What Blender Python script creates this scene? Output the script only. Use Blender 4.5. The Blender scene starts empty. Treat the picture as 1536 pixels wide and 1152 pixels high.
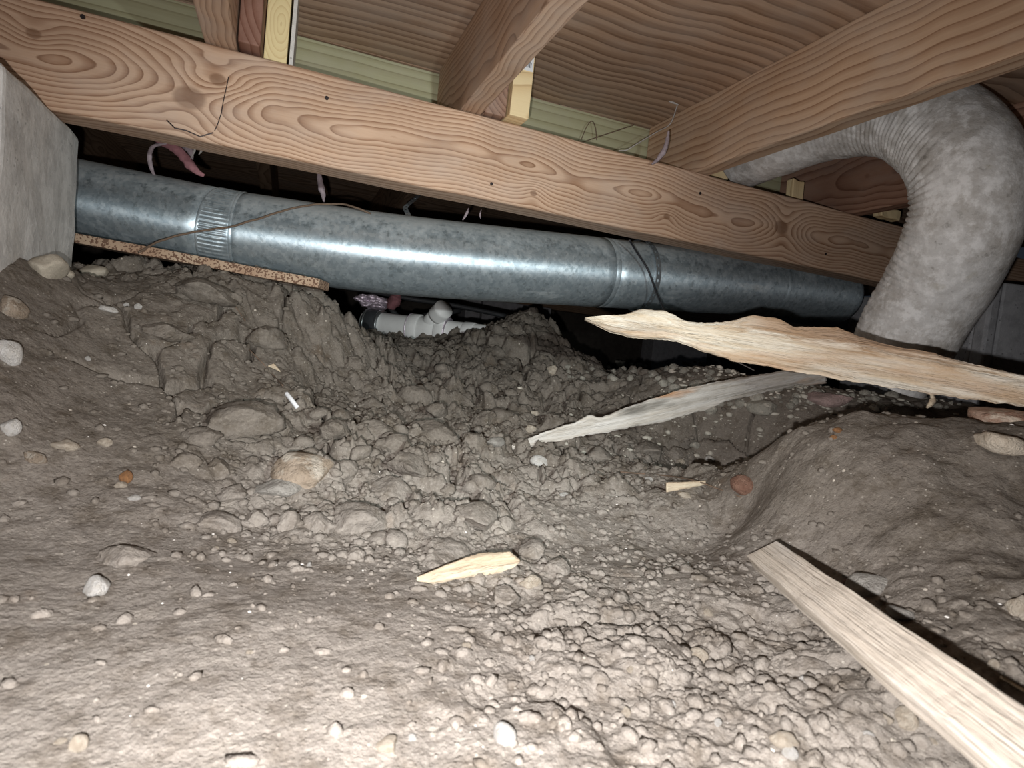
import bpy, bmesh, math, random
import numpy as np
from mathutils import Vector, Matrix, Euler
C = bpy.context.scene.collection
random.seed(7); RNG = np.random.RandomState(11)

# ------------------------------------------------------------------ camera frame
F, CX, CY = 900., 768., 576.
yv = np.array([430-CX, 480-CY, F]); yv /= np.linalg.norm(yv)
hv = np.array([1, .11, 0.]); hv /= np.linalg.norm(hv)
uv = np.cross(yv, hv); uv /= np.linalg.norm(uv)
if uv[1] > 0: uv = -uv
xv = np.cross(uv, yv)
if xv[0] < 0: xv = -xv
MW = np.array([xv, yv, uv])            # world <- camera (x right, y down, z forward)
H0 = .30                               # camera height above the world origin
CAM = np.array([0, 0, H0])
def ray(px, py): return MW @ np.array([(px-CX)/F, (py-CY)/F, 1.])
def P(px, py, d): return CAM + ray(px, py)*d
def PH(px, py, z): r = ray(px, py); return CAM + r*(z/r[2])
def PY(px, py, y): r = ray(px, py); return CAM + r*(y/r[1])
def PX(px, py, x): r = ray(px, py); return CAM + r*(x/r[0])
def V(a): return Vector([float(t) for t in a])

cam = bpy.data.cameras.new('camera'); co = bpy.data.objects.new('camera', cam); C.objects.link(co)
cam.sensor_width = 36; cam.lens = F/1536*36; cam.clip_start = .01
right = MW @ np.array([1, 0, 0]); up = MW @ np.array([0, -1, 0]); back = MW @ np.array([0, 0, -1])
co.matrix_world = Matrix((( right[0], up[0], back[0], 0), (right[1], up[1], back[1], 0), (right[2], up[2], back[2], H0), (0, 0, 0, 1)))
bpy.context.scene.camera = co
cam.dof.use_dof = True; cam.dof.focus_distance = 1.3; cam.dof.aperture_fstop = 10.5   # the foreground is a little soft

sc = bpy.context.scene
sc.view_settings.view_transform = 'Standard'; sc.view_settings.look = 'None'
sc.view_settings.gamma = 1; sc.view_settings.use_curve_mapping = False
sc.view_settings.exposure = 0.42

w = bpy.data.worlds.new('world'); sc.world = w; w.use_nodes = True
w.node_tree.nodes['Background'].inputs[0].default_value = (.6, .75, 1, 1)
w.node_tree.nodes['Background'].inputs[1].default_value = .014  # faint ambient fill, added to lift the dark gaps

def spot(name, loc, target, power, col, angle, blend, size):
    l = bpy.data.lights.new(name, 'SPOT'); l.energy = power; l.color = col
    l.spot_size = math.radians(angle); l.spot_blend = blend; l.shadow_soft_size = size
    o = bpy.data.objects.new(name, l); C.objects.link(o); o.location = V(loc)
    o.rotation_euler = (V(target)-V(loc)).to_track_quat('-Z', 'Y').to_euler(); return o
# phone flash beside the lens, and a hand torch held to the right of it
spot('phone_flash', CAM + right*-.03 + up*-.035, P(700, 640, 1.6), 31, (1, .96, .945), 150, 1.0, .006)
spot('hand_torch', CAM + right*.40 + up*.10, P(610, 470, 1.6), 33, (.92, .99, .97), 66, 1.0, .012)

# ------------------------------------------------------------------ node helpers
class NT:
    def __init__(s, name):
        s.m = bpy.data.materials.new(name); s.m.use_nodes = True
        s.t = s.m.node_tree; s.b = s.t.nodes['Principled BSDF']
    def n(s, typ, **k):
        nd = s.t.nodes.new(typ)
        for a, b in k.items(): setattr(nd, a, b)
        return nd
    def link(s, a, b): s.t.links.new(a, b)
    def put(s, sock, v):
        if isinstance(v, (int, float)): sock.default_value = v
        elif isinstance(v, (tuple, list)):
            sock.default_value = tuple(v) if len(v) == len(sock.default_value) else tuple(v)+(1,)
        else: s.link(v, sock)
    def math(s, op, a, b=0., c=0., clamp=False):
        nd = s.n('ShaderNodeMath', operation=op, use_clamp=clamp)
        s.put(nd.inputs[0], a); s.put(nd.inputs[1], b); s.put(nd.inputs[2], c); return nd.outputs[0]
    def noise(s, vec, scale, detail=4, rough=.55, dist=0.):
        nd = s.n('ShaderNodeTexNoise'); s.put(nd.inputs['Vector'], vec)
        nd.inputs['Scale'].default_value = scale; nd.inputs['Detail'].default_value = detail
        nd.inputs['Roughness'].default_value = rough; nd.inputs['Distortion'].default_value = dist
        return nd.outputs['Fac']
    def voro(s, vec, scale, feature='F1', out='Distance'):
        nd = s.n('ShaderNodeTexVoronoi', feature=feature); s.put(nd.inputs['Vector'], vec)
        nd.inputs['Scale'].default_value = scale; return nd.outputs[out]
    def ramp(s, f, stops, interp='LINEAR'):
        nd = s.n('ShaderNodeValToRGB'); s.put(nd.inputs[0], f); cr = nd.color_ramp; cr.interpolation = interp
        while len(cr.elements) < len(stops): cr.elements.new(.5)
        for e, (p, c) in zip(cr.elements, stops):
            e.position = p; e.color = (c, c, c, 1) if isinstance(c, (int, float)) else tuple(c)+(1,)
        return nd.outputs[0]
    def mix(s, f, a, b, mode='MIX'):
        nd = s.n('ShaderNodeMix', data_type='RGBA', blend_type=mode)
        s.put(nd.inputs[0], f); s.put(nd.inputs[6], a); s.put(nd.inputs[7], b); return nd.outputs[2]
    def map(s, vec, scale=(1, 1, 1), loc=(0, 0, 0)):
        nd = s.n('ShaderNodeMapping'); s.put(nd.inputs[0], vec)
        nd.inputs['Scale'].default_value = scale; nd.inputs['Location'].default_value = loc; return nd.outputs[0]
    def obj(s): return s.n('ShaderNodeTexCoord').outputs['Object']
    def pos(s): return s.n('ShaderNodeNewGeometry').outputs['Position']
    def sep(s, vec):
        nd = s.n('ShaderNodeSeparateXYZ'); s.put(nd.inputs[0], vec); return nd.outputs
    def bump(s, h, strength=.5, dist=.002):
        nd = s.n('ShaderNodeBump'); s.put(nd.inputs['Height'], h)
        nd.inputs['Strength'].default_value = strength; nd.inputs['Distance'].default_value = dist
        s.link(nd.outputs[0], s.b.inputs['Normal'])
    def done(s, col, rough=.7, metal=0., spec=.3):
        s.put(s.b.inputs['Base Color'], col); s.put(s.b.inputs['Roughness'], rough)
        s.put(s.b.inputs['Metallic'], metal); s.b.inputs['Specular IOR Level'].default_value = spec
        return s.m

def wood(name, light, dark, line=None, freq=105, depth=.02, wander=.05, tilt=.02, knots=(), offs=(0, 0, 0),
         dust=.0, dustcol=(.5, .47, .43), fibre=1., spec=.22, uoff=0., stain=.35, linew=.75):
    """plain-sawn lumber: local X along the board, Z across its face, Y through it"""
    t = NT(name); o = t.obj(); x, y, z = t.sep(o)[:3]
    v = t.map(o, (1, 1, 1), offs)
    slow = t.noise(t.map(v, (1.1, 0, .0)), 1.6, 2, .5)
    slow2 = t.noise(t.map(v, (2.0, 0, 0), (5, 3, 1)), 2.3, 2, .5)
    mid = t.noise(t.map(v, (2.6, 3, 9)), 1.6, 3, .5)
    u = t.math('ADD', t.math('ADD', z, uoff), t.math('MULTIPLY', t.math('SUBTRACT', slow, .5), wander*2))
    d = t.math('ADD', t.math('ADD', y, depth), t.math('MULTIPLY', t.math('SUBTRACT', slow2, .5), min(depth*2.2, .045)+tilt))
    r = t.math('SQRT', t.math('ADD', t.math('MULTIPLY', u, u), t.math('MULTIPLY', d, d)))
    r = t.math('ADD', r, t.math('MULTIPLY', t.math('SUBTRACT', mid, .5), .0045))
    cr_ = t.n('ShaderNodeCombineXYZ'); t.put(cr_.inputs[0], r)
    irr = t.noise(cr_.outputs[0], freq*.16, 2, .6); irr2 = t.noise(cr_.outputs[0], freq*.55, 1, .5)
    r = t.math('ADD', r, t.math('MULTIPLY', t.math('SUBTRACT', irr, .5), 3.2/freq))
    kcore = None
    for (kx, kz, ks) in knots:
        dx = t.math('MULTIPLY', t.math('SUBTRACT', x, kx), .75); dz = t.math('SUBTRACT', z, kz)
        dd = t.math('SQRT', t.math('ADD', t.math('MULTIPLY', dx, dx), t.math('MULTIPLY', dz, dz)))
        q = t.math('MULTIPLY', dd, 1/ks)
        e = t.math('POWER', 2.718, t.math('MULTIPLY', t.math('MULTIPLY', q, q), -.35))
        r = t.math('ADD', r, t.math('MULTIPLY', e, ks*1.1))
        kc = t.ramp(q, [(0.0, 1.), (.40, .85), (.55, 0.)])
        kcore = kc if kcore is None else t.math('MAXIMUM', kcore, kc)
    fr = t.math('FRACT', t.math('MULTIPLY', r, freq))
    ring = t.ramp(fr, [(0, .05), (.35, .10), (linew, .75), (.93, 1.), (1., .05)])
    fib = t.noise(t.map(v, (6, 260, 260)), 1, 3, .6)
    fib2 = t.noise(t.map(v, (2.2, 40, 40)), 1, 3, .6)
    amt = t.math('MULTIPLY', ring, t.math('ADD', .10, t.math('ADD', t.math('MULTIPLY', fib2, .55), t.math('MULTIPLY', irr2, .75))))
    amt = t.math('ADD', amt, t.math('MULTIPLY', t.math('SUBTRACT', fib, .5), .45*fibre), clamp=True)
    line = line or dark
    col = t.mix(amt, light, dark)
    dk = t.math('MULTIPLY', t.ramp(fr, [(.78, 0.), (.90, 1.), (.98, 0.)]), t.math('MULTIPLY', fib2, .9))
    col = t.mix(dk, col, tuple(c*.62 for c in dark))
    big = t.noise(t.map(v, (3, 7, 7)), 1, 4, .6)
    col = t.mix(t.math('MULTIPLY', t.ramp(big, [(.4, 0.), (.72, 1.)]), stain), col, tuple(c*.55 for c in dark))
    if kcore is not None: col = t.mix(t.math('MULTIPLY', kcore, .75), col, tuple(c*.62 for c in dark))
    if dust:
        dn = t.noise(t.map(v, (5, 11, 11), (2, 1, 0)), 1, 5, .65)
        col = t.mix(t.math('MULTIPLY', t.ramp(dn, [(.45, 0.), (.7, 1.)]), dust), col, dustcol)
    fl = t.voro(t.map(v, (1, 1, 1)), 60, 'F1'); 
    t.bump(t.math('ADD', t.math('MULTIPLY', ring, -.5), t.math('MULTIPLY', fib, .6)), .35, .0012)
    return t.done(col, .68, 0, spec)

def soil_mat(name, flecks=True):
    t = NT(name); p = t.pos()
    a = t.noise(p, 3.2, 5, .6); b = t.noise(p, 26, 5, .65); c = t.noise(p, 210, 3, .6)
    col = t.mix(t.ramp(a, [(.35, 0.), (.65, 1.)]), (.275, .250, .222), (.325, .296, .264))
    col = t.mix(t.ramp(b, [(.34, .95), (.53, 0.)]), col, (.185, .160, .132))
    col = t.mix(t.ramp(b, [(.56, 0.), (.75, .55)]), col, (.37, .335, .29))
    col = t.mix(t.math('MULTIPLY', t.ramp(c, [(.53, 0.), (.7, 1.)]), .6), col, (.42, .385, .34))
    col = t.mix(t.math('MULTIPLY', t.ramp(c, [(.30, 1.), (.45, 0.)]), .5), col, (.17, .145, .12))
    st = t.noise(t.map(p, (1, 1, 1), (4, 9, 2)), 8, 4, .7)
    col = t.mix(t.math('MULTIPLY', t.ramp(st, [(.62, 0.), (.74, 1.)]), .35), col, (.30, .215, .145))
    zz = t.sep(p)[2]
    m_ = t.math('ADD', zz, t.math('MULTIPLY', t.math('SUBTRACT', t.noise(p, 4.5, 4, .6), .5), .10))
    upper_dark = t.ramp(t.math('ADD', m_, .5), [(.555, 0.), (.62, 1.)])  # soil tone turns darker with height, its edge broken up by noise
    col = t.mix(t.math('MULTIPLY', upper_dark, .8), col, t.mix(1., col, (.60, .58, .55), 'MULTIPLY'))
    if flecks:
        vd = t.voro(p, 95); vc = t.voro(p, 95, 'F1', 'Color')
        rr = t.sep(vc)[0]
        m = t.math('MULTIPLY', t.math('LESS_THAN', vd, .20), t.math('GREATER_THAN', rr, .965))
        col = t.mix(m, col, (.62, .57, .49))
        vd = t.voro(p, 240); rr = t.sep(t.voro(p, 240, 'F1', 'Color'))[0]
        m = t.math('MULTIPLY', t.math('LESS_THAN', vd, .28), t.math('GREATER_THAN', rr, .93))
        col = t.mix(m, col, (.42, .39, .34))
    g = t.math('ADD', t.math('MULTIPLY', t.noise(p, 120, 5, .7), 1.), t.math('MULTIPLY', t.noise(p, 420, 3, .6), .35))
    g = t.math('ADD', g, t.math('MULTIPLY', t.noise(p, 45, 5, .7), 1.6))
    t.bump(g, .6, .0055)
    return t.done(col, .95, 0, .08)

def stone_mat(name, a, b, spot_=None, sc_=30, bumpd=.002):
    t = NT(name); o = t.obj(); sc_ = sc_/26
    n1 = t.noise(o, sc_, 5, .65); n2 = t.noise(o, sc_*4, 5, .7)
    col = t.mix(t.ramp(n1, [(.35, 0.), (.62, 1.)]), a, b)
    col = t.mix(t.math('MULTIPLY', t.ramp(n2, [(.3, 1.), (.5, 0.)]), .35), col, tuple(c*.6 for c in b))
    if spot_: col = t.mix(t.ramp(t.noise(t.map(o, (1, 1, 1), (3, 7, 1)), sc_*1.4, 4, .6), [(.52, 0.), (.62, 1.)]), col, spot_)
    t.bump(t.math('ADD', n2, t.math('MULTIPLY', n1, .8)), .9, .006)
    return t.done(col, .85, 0, .25)

def concrete_mat(name, a, b, sp=0.):
    t = NT(name); o = t.obj()
    n1 = t.noise(o, 5, 5, .6); n2 = t.noise(o, 26, 6, .7); n3 = t.noise(o, 160, 3, .6)
    col = t.mix(t.ramp(n1, [(.3, 0.), (.7, 1.)]), a, b)
    col = t.mix(t.math('MULTIPLY', t.ramp(n2, [(.38, 1.), (.56, 0.)]), .5), col, tuple(c*.62 for c in b))
    col = t.mix(t.math('MULTIPLY', t.ramp(n3, [(.60, 0.), (.75, 1.)]), .5), col, tuple(min(1, c*1.5) for c in a))
    vd = t.voro(o, 130); rr = t.sep(t.voro(o, 130, 'F1', 'Color'))[0]
    m = t.math('MULTIPLY', t.math('LESS_THAN', vd, .3), t.math('GREATER_THAN', rr, .88))
    col = t.mix(t.math('MULTIPLY', m, .6+sp), col, tuple(c*.45 for c in b))
    t.bump(t.math('ADD', n2, t.math('MULTIPLY', n3, .6)), .5, .003)
    return t.done(col, .9, 0, .15)

def galv_mat(name):
    t = NT(name); o = t.obj()
    vc = t.sep(t.voro(o, 120, 'F1', 'Color'))[0]; vb = t.sep(t.voro(t.map(o, (1, 1, 1), (3, 3, 3)), 55, 'F1', 'Color'))[0]
    n = t.noise(o, 7, 6, .7); n2 = t.noise(o, 60, 4, .7); n3 = t.noise(t.map(o, (4, 16, 16)), 1, 4, .65)
    col = t.mix(vc, (.52, .63, .70), (.74, .85, .91))
    col = t.mix(t.math('MULTIPLY', vb, .35), col, (.30, .40, .46))
    z = t.sep(t.n('ShaderNodeNewGeometry').outputs['Normal'])[2]
    # grey dust settled on the upper side of the pipe, blotched white oxide below it
    du = t.math('ADD', z, t.math('MULTIPLY', t.math('SUBTRACT', n2, .5), .9))
    du = t.math('ADD', du, t.math('MULTIPLY', t.math('SUBTRACT', n, .5), 1.2))
    dust = t.ramp(du, [(.35, 0.), (.9, .75)])
    rust = t.ramp(n2, [(.33, .8), (.46, 0.)])
    col = t.mix(t.math('MULTIPLY', rust, .55), col, (.13, .18, .20))
    smear = t.ramp(n3, [(.60, 0.), (.72, .8)])
    dirt = t.math('MULTIPLY', smear, .6)
    col = t.mix(dirt, col, (.42, .40, .36))
    col = t.mix(dust, col, (.46, .47, .46))
    mt = t.math('SUBTRACT', 1., t.math('MAXIMUM', dust, dirt), clamp=True)
    mt = t.math('MULTIPLY', mt, .72); ro = t.math('ADD', .27, t.math('MULTIPLY', n2, .14)); ro = t.math('ADD', ro, t.math('MULTIPLY', t.math('SUBTRACT', 1., mt), .45))
    t.bump(t.math('ADD', t.math('MULTIPLY', vc, .3), n2), .10, .0015)
    cx = t.n('ShaderNodeCombineXYZ'); cx.inputs[0].default_value = 1; cx.inputs[1].default_value = .03; cx.inputs[2].default_value = .04
    t.b.inputs['Anisotropic'].default_value = .8; t.link(cx.outputs[0], t.b.inputs['Tangent'])
    return t.done(col, ro, mt, .4)

def plain(name, col, rough=.6, metal=0., var=.25, sc_=40, spec=.3, bumpd=.001):
    t = NT(name); o = t.obj(); n = t.noise(o, sc_, 5, .65)
    c = t.mix(t.math('MULTIPLY', t.ramp(n, [(.35, 1.), (.65, 0.)]), var*2), col, tuple(k*.55 for k in col))
    t.bump(n, .3, bumpd); return t.done(c, rough, metal, spec)

M = {}
def beam_local(px, py):
    th = math.radians(1.75); r = ray(px, py); n = np.array([-math.sin(th), math.cos(th), 0]); o = np.array([-.95, 1.312, .4175+H0])
    p = CAM+r*(np.dot(n, o-CAM)/np.dot(n, r))-o
    return float(p[0]*math.cos(th)+p[1]*math.sin(th)), float(p[2])
KN = [beam_local(*a)+(k,) for a, k in (((284, 147), .044), ((327, 120), .024), ((1172, 341), .040), ((1000, 325), .016), ((800, 290), .014), ((50, 50), .018))]
M['beam'] = wood('beam_pine', (.66, .465, .33), (.30, .155, .085), freq=112, depth=.020, wander=.052, tilt=.03,
                 knots=KN, dust=.28, dustcol=(.55, .49, .44), stain=.3, linew=.7)
M['joist'] = wood('joist_pine', (.56, .39, .275), (.30, .175, .11), freq=85, depth=.05, uoff=.10, wander=.02, tilt=.03, offs=(3, 1, 2), dust=.4, dustcol=(.48, .44, .40), knots=((1.25, -.01, .02),))
M['joist_right'] = wood('joist_right_pine', (.64, .455, .31), (.33, .175, .095), freq=62, depth=.04, uoff=.19, wander=.022, tilt=.03, offs=(7, 2, 2), dust=.3, dustcol=(.60, .54, .47), linew=.8)
M['joist_dark'] = wood('joist_dark_pine', (.36, .215, .15), (.17, .075, .045), freq=80, depth=.05, wander=.05, offs=(9, 4, 2), dust=.2)
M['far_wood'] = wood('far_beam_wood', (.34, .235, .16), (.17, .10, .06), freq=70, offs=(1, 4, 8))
M['red'] = wood('reddish_board', (.33, .19, .145), (.20, .085, .055), freq=60, depth=.09, offs=(2, 4, 6), stain=.6)
M['green'] = wood('treated_board', (.46, .46, .30), (.33, .31, .18), freq=45, depth=.03, uoff=.25, wander=.015, offs=(5, 5, 5), dust=.25, stain=.2)
t = NT('yellow_end_grain'); x_, y_, z_ = t.sep(t.obj())[:3]
ux = t.math('ADD', x_, -.006); uz = t.math('MULTIPLY', t.math('ADD', z_, .01), .42)
rr = t.math('SQRT', t.math('ADD', t.math('MULTIPLY', ux, ux), t.math('MULTIPLY', uz, uz)))
rr = t.math('ADD', rr, t.math('MULTIPLY', t.noise(t.obj(), 22, 3), .008))
rg = t.ramp(t.math('FRACT', t.math('MULTIPLY', rr, 150)), [(0, 0.), (.6, .25), (.92, 1.), (1, 0.)])
M['yellow'] = t.done(t.mix(t.math('MULTIPLY', rg, .55), (.86, .74, .42), (.62, .45, .20)), .75)
M['cream'] = wood('cream_board', (.86, .70, .42), (.70, .50, .26), freq=50, depth=.12, offs=(4, 2, 1), stain=.05)
M['ply'] = wood('plywood_sheet', (.58, .41, .29), (.24, .14, .085), freq=30, depth=.05, uoff=.20, wander=.075, tilt=.07, linew=.6, offs=(12, 3, 7), stain=.3, dust=.25, fibre=1.3, knots=())
M['splinter'] = None
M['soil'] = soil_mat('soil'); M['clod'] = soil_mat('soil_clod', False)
M['white_stone'] = stone_mat('white_stone', (.93, .92, .89), (.78, .75, .69), sc_=60)
M['cream_stone'] = stone_mat('cream_stone', (.82, .74, .62), (.60, .51, .40), sc_=60)
M['grey_stone'] = stone_mat('grey_stone', (.50, .48, .44), (.34, .32, .29), sc_=40)
M['tan_stone'] = stone_mat('tan_stone', (.46, .38, .30), (.29, .23, .17), (.50, .45, .38), sc_=35)
M['orange_stone'] = stone_mat('orange_stone', (.55, .28, .12), (.38, .20, .10), sc_=60)
M['red_stone'] = stone_mat('red_stone', (.34, .20, .145), (.22, .115, .08), sc_=50)
M['pink_stone'] = stone_mat('pink_stone', (.55, .40, .38), (.36, .27, .25), sc_=50)
M['brick_rock'] = stone_mat('brick_rock', (.50, .37, .29), (.34, .20, .14), (.62, .52, .42), sc_=26)
M['gravel'] = stone_mat('gravel_stone', (.55, .53, .46), (.38, .36, .31), (.62, .58, .50), sc_=40)
M['pier'] = concrete_mat('pier_concrete', (.80, .80, .77), (.66, .66, .64))
M['pier_dark'] = concrete_mat('cinder_block', (.46, .47, .49), (.33, .34, .36), .2)
M['chunk'] = concrete_mat('concrete_chunk', (.62, .57, .47), (.45, .40, .32))
M['galv'] = galv_mat('galvanised_sheet')
M['pvc'] = plain('white_pvc', (.86, .88, .87), .45, 0, .08, 30)
M['rubber'] = plain('black_rubber', (.05, .055, .06), .5, 0, .3)
M['steel'] = plain('steel_band', (.55, .60, .62), .3, .9, .15)
M['strap'] = plain('strap_metal', (.50, .56, .60), .4, .8, .3, 200)
M['nail'] = plain('nail_head', (.05, .04, .04), .5, .6, .3, 200)
M['twig'] = plain('twig_bark', (.20, .14, .10), .9, 0, .4, 120)
M['wire'] = plain('black_wire', (.03, .03, .035), .5, 0, .2)
M['pink'] = plain('pink_fibreglass', (.40, .19, .21), .95, 0, .3, 90)
M['mauve'] = plain('mauve_cobweb', (.42, .35, .38), .95, 0, .4, 90)
M['foil'] = plain('silver_foil', (.85, .76, .88), .32, .55, .2, 60, bumpd=.01)
M['web'] = plain('dusty_web', (.50, .48, .46), .95, 0, .2, 90)
M['white'] = plain('white_paper', (.80, .82, .84), .7, 0, .03)
M['ink'] = plain('label_ink', (.10, .11, .14), .7, 0, .02)
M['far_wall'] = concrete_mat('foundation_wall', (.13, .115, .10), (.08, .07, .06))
M['panel'] = concrete_mat('far_block', (.50, .50, .52), (.40, .40, .42))

# speckled strand board edge
t = NT('particle_board'); o = t.obj()
v1 = t.voro(o, 260); rr = t.sep(t.voro(o, 260, 'F1', 'Color'))[0]; n = t.noise(o, 9, 3, .5)
col = t.mix(t.ramp(n, [(.35, 0.), (.6, 1.)]), (.55, .43, .31), (.42, .28, .19))
col = t.mix(t.math('GREATER_THAN', rr, .62), col, (.18, .105, .07)); t.bump(rr, .5, .002)
M['particle'] = t.done(col, .85)

# dusty off-white flex duct sleeve
t = NT('flex_sleeve'); o = t.obj(); n1 = t.noise(o, 9, 6, .7); n2 = t.noise(o, 34, 5, .7); n3 = t.noise(o, 140, 4, .6)
col = t.mix(t.ramp(n1, [(.38, 0.), (.58, 1.)]), (.47, .445, .41), (.66, .655, .64))
col = t.mix(t.math('MULTIPLY', t.ramp(n2, [(.47, 0.), (.62, 1.)]), .85), col, (.88, .88, .87))
col = t.mix(t.math('MULTIPLY', t.ramp(n2, [(.28, 1.), (.40, 0.)]), .7), col, (.20, .185, .16))
col = t.mix(t.ramp(t.noise(t.map(o, (1, 1, 1), (8, 2, 3)), 13, 4, .6), [(.64, 0.), (.72, .35)]), col, (.42, .38, .26))
t.bump(t.math('ADD', n2, t.math('MULTIPLY', n3, .5)), .5, .004)
M['flex'] = t.done(col, .62, 0, .35)

def split_wood(name, cols, seed, gray=0., streak=.5, edge=None):
    t = NT(name); o = t.obj(); v = t.map(o, (1, 1, 1), (seed, seed, 0))
    a = t.noise(t.map(v, (2.2, 110, 110)), 1, 5, .7, .3); b = t.noise(t.map(v, (2.2, 9, 14)), 1, 3, .6, .6); c = t.noise(t.map(v, (14, 260, 260)), 1, 3, .6)
    col = t.mix(t.ramp(a, [(.38, 0.), (.62, 1.)]), cols[0], cols[1])
    col = t.mix(t.math('MULTIPLY', t.ramp(b, [(.53, 0.), (.66, 1.)]), streak), col, cols[2])
    col = t.mix(t.math('MULTIPLY', t.ramp(t.noise(t.map(v, (3, 13, 18), (4, 4, 4)), 1, 4, .6), [(.56, 0.), (.68, 1.)]), gray), col, cols[3])
    col = t.mix(t.math('MULTIPLY', t.ramp(c, [(.55, 0.), (.7, 1.)]), .25), col, tuple(k*.5 for k in cols[1]))
    if edge:
        x_, y_, z_ = t.sep(o)[:3]
        e1 = t.math('ADD', z_, t.math('MULTIPLY', t.math('SUBTRACT', a, .5), .05)); e1 = t.ramp(t.math('MULTIPLY', e1, 10), [(edge[0], 0.), (edge[0]+.12, 1.)])
        e2 = t.ramp(x_, [(edge[1], 0.), (edge[1]+.12, 1.)])
        col = t.mix(t.math('MULTIPLY', t.math('MULTIPLY', e1, e2), .75), col, edge[2])
    t.bump(t.math('ADD', a, t.math('MULTIPLY', c, .5)), .9, .006)
    return t.done(col, .8, 0, .2)
M['splinter'] = split_wood('split_pine', ((.88, .82, .70), (.72, .60, .44), (.52, .30, .15), (.30, .21, .15)), 3, .30, .7, (.24, .22, (.36, .20, .10)))
M['stick'] = split_wood('weathered_lath', ((.66, .64, .60), (.50, .46, .40), (.50, .26, .12), (.16, .15, .13)), 8, .9, .8)
M['plank'] = split_wood('pale_plank', ((.74, .67, .58), (.71, .63, .53), (.76, .75, .73), (.66, .56, .48)), 5, .3, .4)
M['chip'] = split_wood('pale_chip', ((.66, .58, .44), (.52, .40, .28), (.50, .32, .18), (.50, .40, .28)), 14, .3, .3)

# ------------------------------------------------------------------ object helpers
def link(name, me, m=None, parent=None):
    o = bpy.data.objects.new(name, me); C.objects.link(o)
    if m is not None: me.materials.append(M[m] if isinstance(m, str) else m)
    if parent is not None: o.parent = parent
    return o
def mk(name, bm, m=None, parent=None, smooth=False):
    me = bpy.data.meshes.new(name); bm.normal_update(); bm.to_mesh(me); bm.free()
    if smooth: me.shade_smooth()
    return link(name, me, m, parent)
def tag(o, label, cat, group=None, kind=None):
    if label: o['label'] = label
    if cat: o['category'] = cat
    if group: o['group'] = group
    if kind: o['kind'] = kind
    return o
def empty(name, loc=(0, 0, 0), rot=(0, 0, 0)):
    o = bpy.data.objects.new(name, None); C.objects.link(o); o.location = V(loc); o.rotation_euler = rot
    o.empty_display_size = .05; return o
from mathutils import noise as mn
def nz(p, s, seed=0): return mn.noise(Vector(p)*s + Vector((seed*3.1, seed*1.7, seed*.9)))

def box_bm(x0, x1, y0, y1, z0, z1, bev=.003, seg=2, nx=1, rough=0., seed=0, rs=12.):
    bm = bmesh.new()
    bmesh.ops.create_cube(bm, size=1)
    for v in bm.verts: v.co = Vector((x0+(v.co.x+.5)*(x1-x0), y0+(v.co.y+.5)*(y1-y0), z0+(v.co.z+.5)*(z1-z0)))
    if nx > 1:
        for i in range(1, nx):
            g = bm.verts[:]+bm.edges[:]+bm.faces[:]
            bmesh.ops.bisect_plane(bm, geom=g, plane_co=(x0+(x1-x0)*i/nx, 0, 0), plane_no=(1, 0, 0))
    if bev:
        es = [e for e in bm.edges if e.calc_face_angle(0) > .5]
        bmesh.ops.bevel(bm, geom=es, offset=bev, segments=seg, affect='EDGES', profile=.5)
    if rough:
        for v in bm.verts:
            v.co += Vector((nz(v.co, rs, seed), nz(v.co, rs, seed+5), nz(v.co, rs, seed+9)))*rough
    return bm
def board(name, loc, rot, L, T, W, m, parent=None, bev=.003, nx=12, rough=.0015, seed=0):
    """lumber along local X from 0..L, thickness Y 0..T, face height Z -W/2..W/2"""
    o = mk(name, box_bm(0, L, 0, T, -W/2, W/2, bev, 2, nx, rough, seed, 6), m, parent)
    for p in o.data.polygons: p.use_smooth = False
    if parent is None or True: o.location = V(loc); o.rotation_euler = rot
    return o

def frames(pts):
    pts = [V(p) for p in pts]; T = []
    for i in range(len(pts)):
        a = pts[max(0, i-1)]; b = pts[min(len(pts)-1, i+1)]; T.append((b-a).normalized())
    n = Vector((0, 0, 1)); n = (n - T[0]*n.dot(T[0]))
    if n.length < .01: n = Vector((1, 0, 0))
    n.normalize(); out = []
    for i, t_ in enumerate(T):
        n = (n - t_*n.dot(t_)).normalized(); out.append((pts[i], t_, n.copy(), t_.cross(n)))
    return out
def catmull(pts, n):
    pts = [np.array(p, float) for p in pts]; pts = [2*pts[0]-pts[1]]+pts+[2*pts[-1]-pts[-2]]; out = []
    for i in range(1, len(pts)-2):
        for k in range(n):
            t_ = k/n; a, b, c, d = pts[i-1:i+3]
            out.append(.5*((2*b)+(-a+c)*t_+(2*a-5*b+4*c-d)*t_**2+(-a+3*b-3*c+d)*t_**3))
    out.append(pts[-2]); return out
def tube_bm(pts, rad, seg=8, rf=None, cap=True, bm=None):
    bm = bm or bmesh.new(); fr = frames(pts); rings = []; N = len(fr)
    for i, (p, t_, n, b) in enumerate(fr):
        r = rad(i/(N-1)) if callable(rad) else rad; ring = []
        for k in range(seg):
            a = 2*math.pi*k/seg; rr = r*(rf(i, a, p+(n*math.cos(a)+b*math.sin(a))*r) if rf else 1)
            ring.append(bm.verts.new(p+(n*math.cos(a)+b*math.sin(a))*rr))
        rings.append(ring)
    for i in range(N-1):
        for k in range(seg):
            bm.faces.new((rings[i][k], rings[i+1][k], rings[i+1][(k+1) % seg], rings[i][(k+1) % seg]))
    if cap:
        bm.faces.new(rings[0]); bm.faces.new(list(reversed(rings[-1])))
    bmesh.ops.recalc_face_normals(bm, faces=bm.faces); return bm

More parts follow.
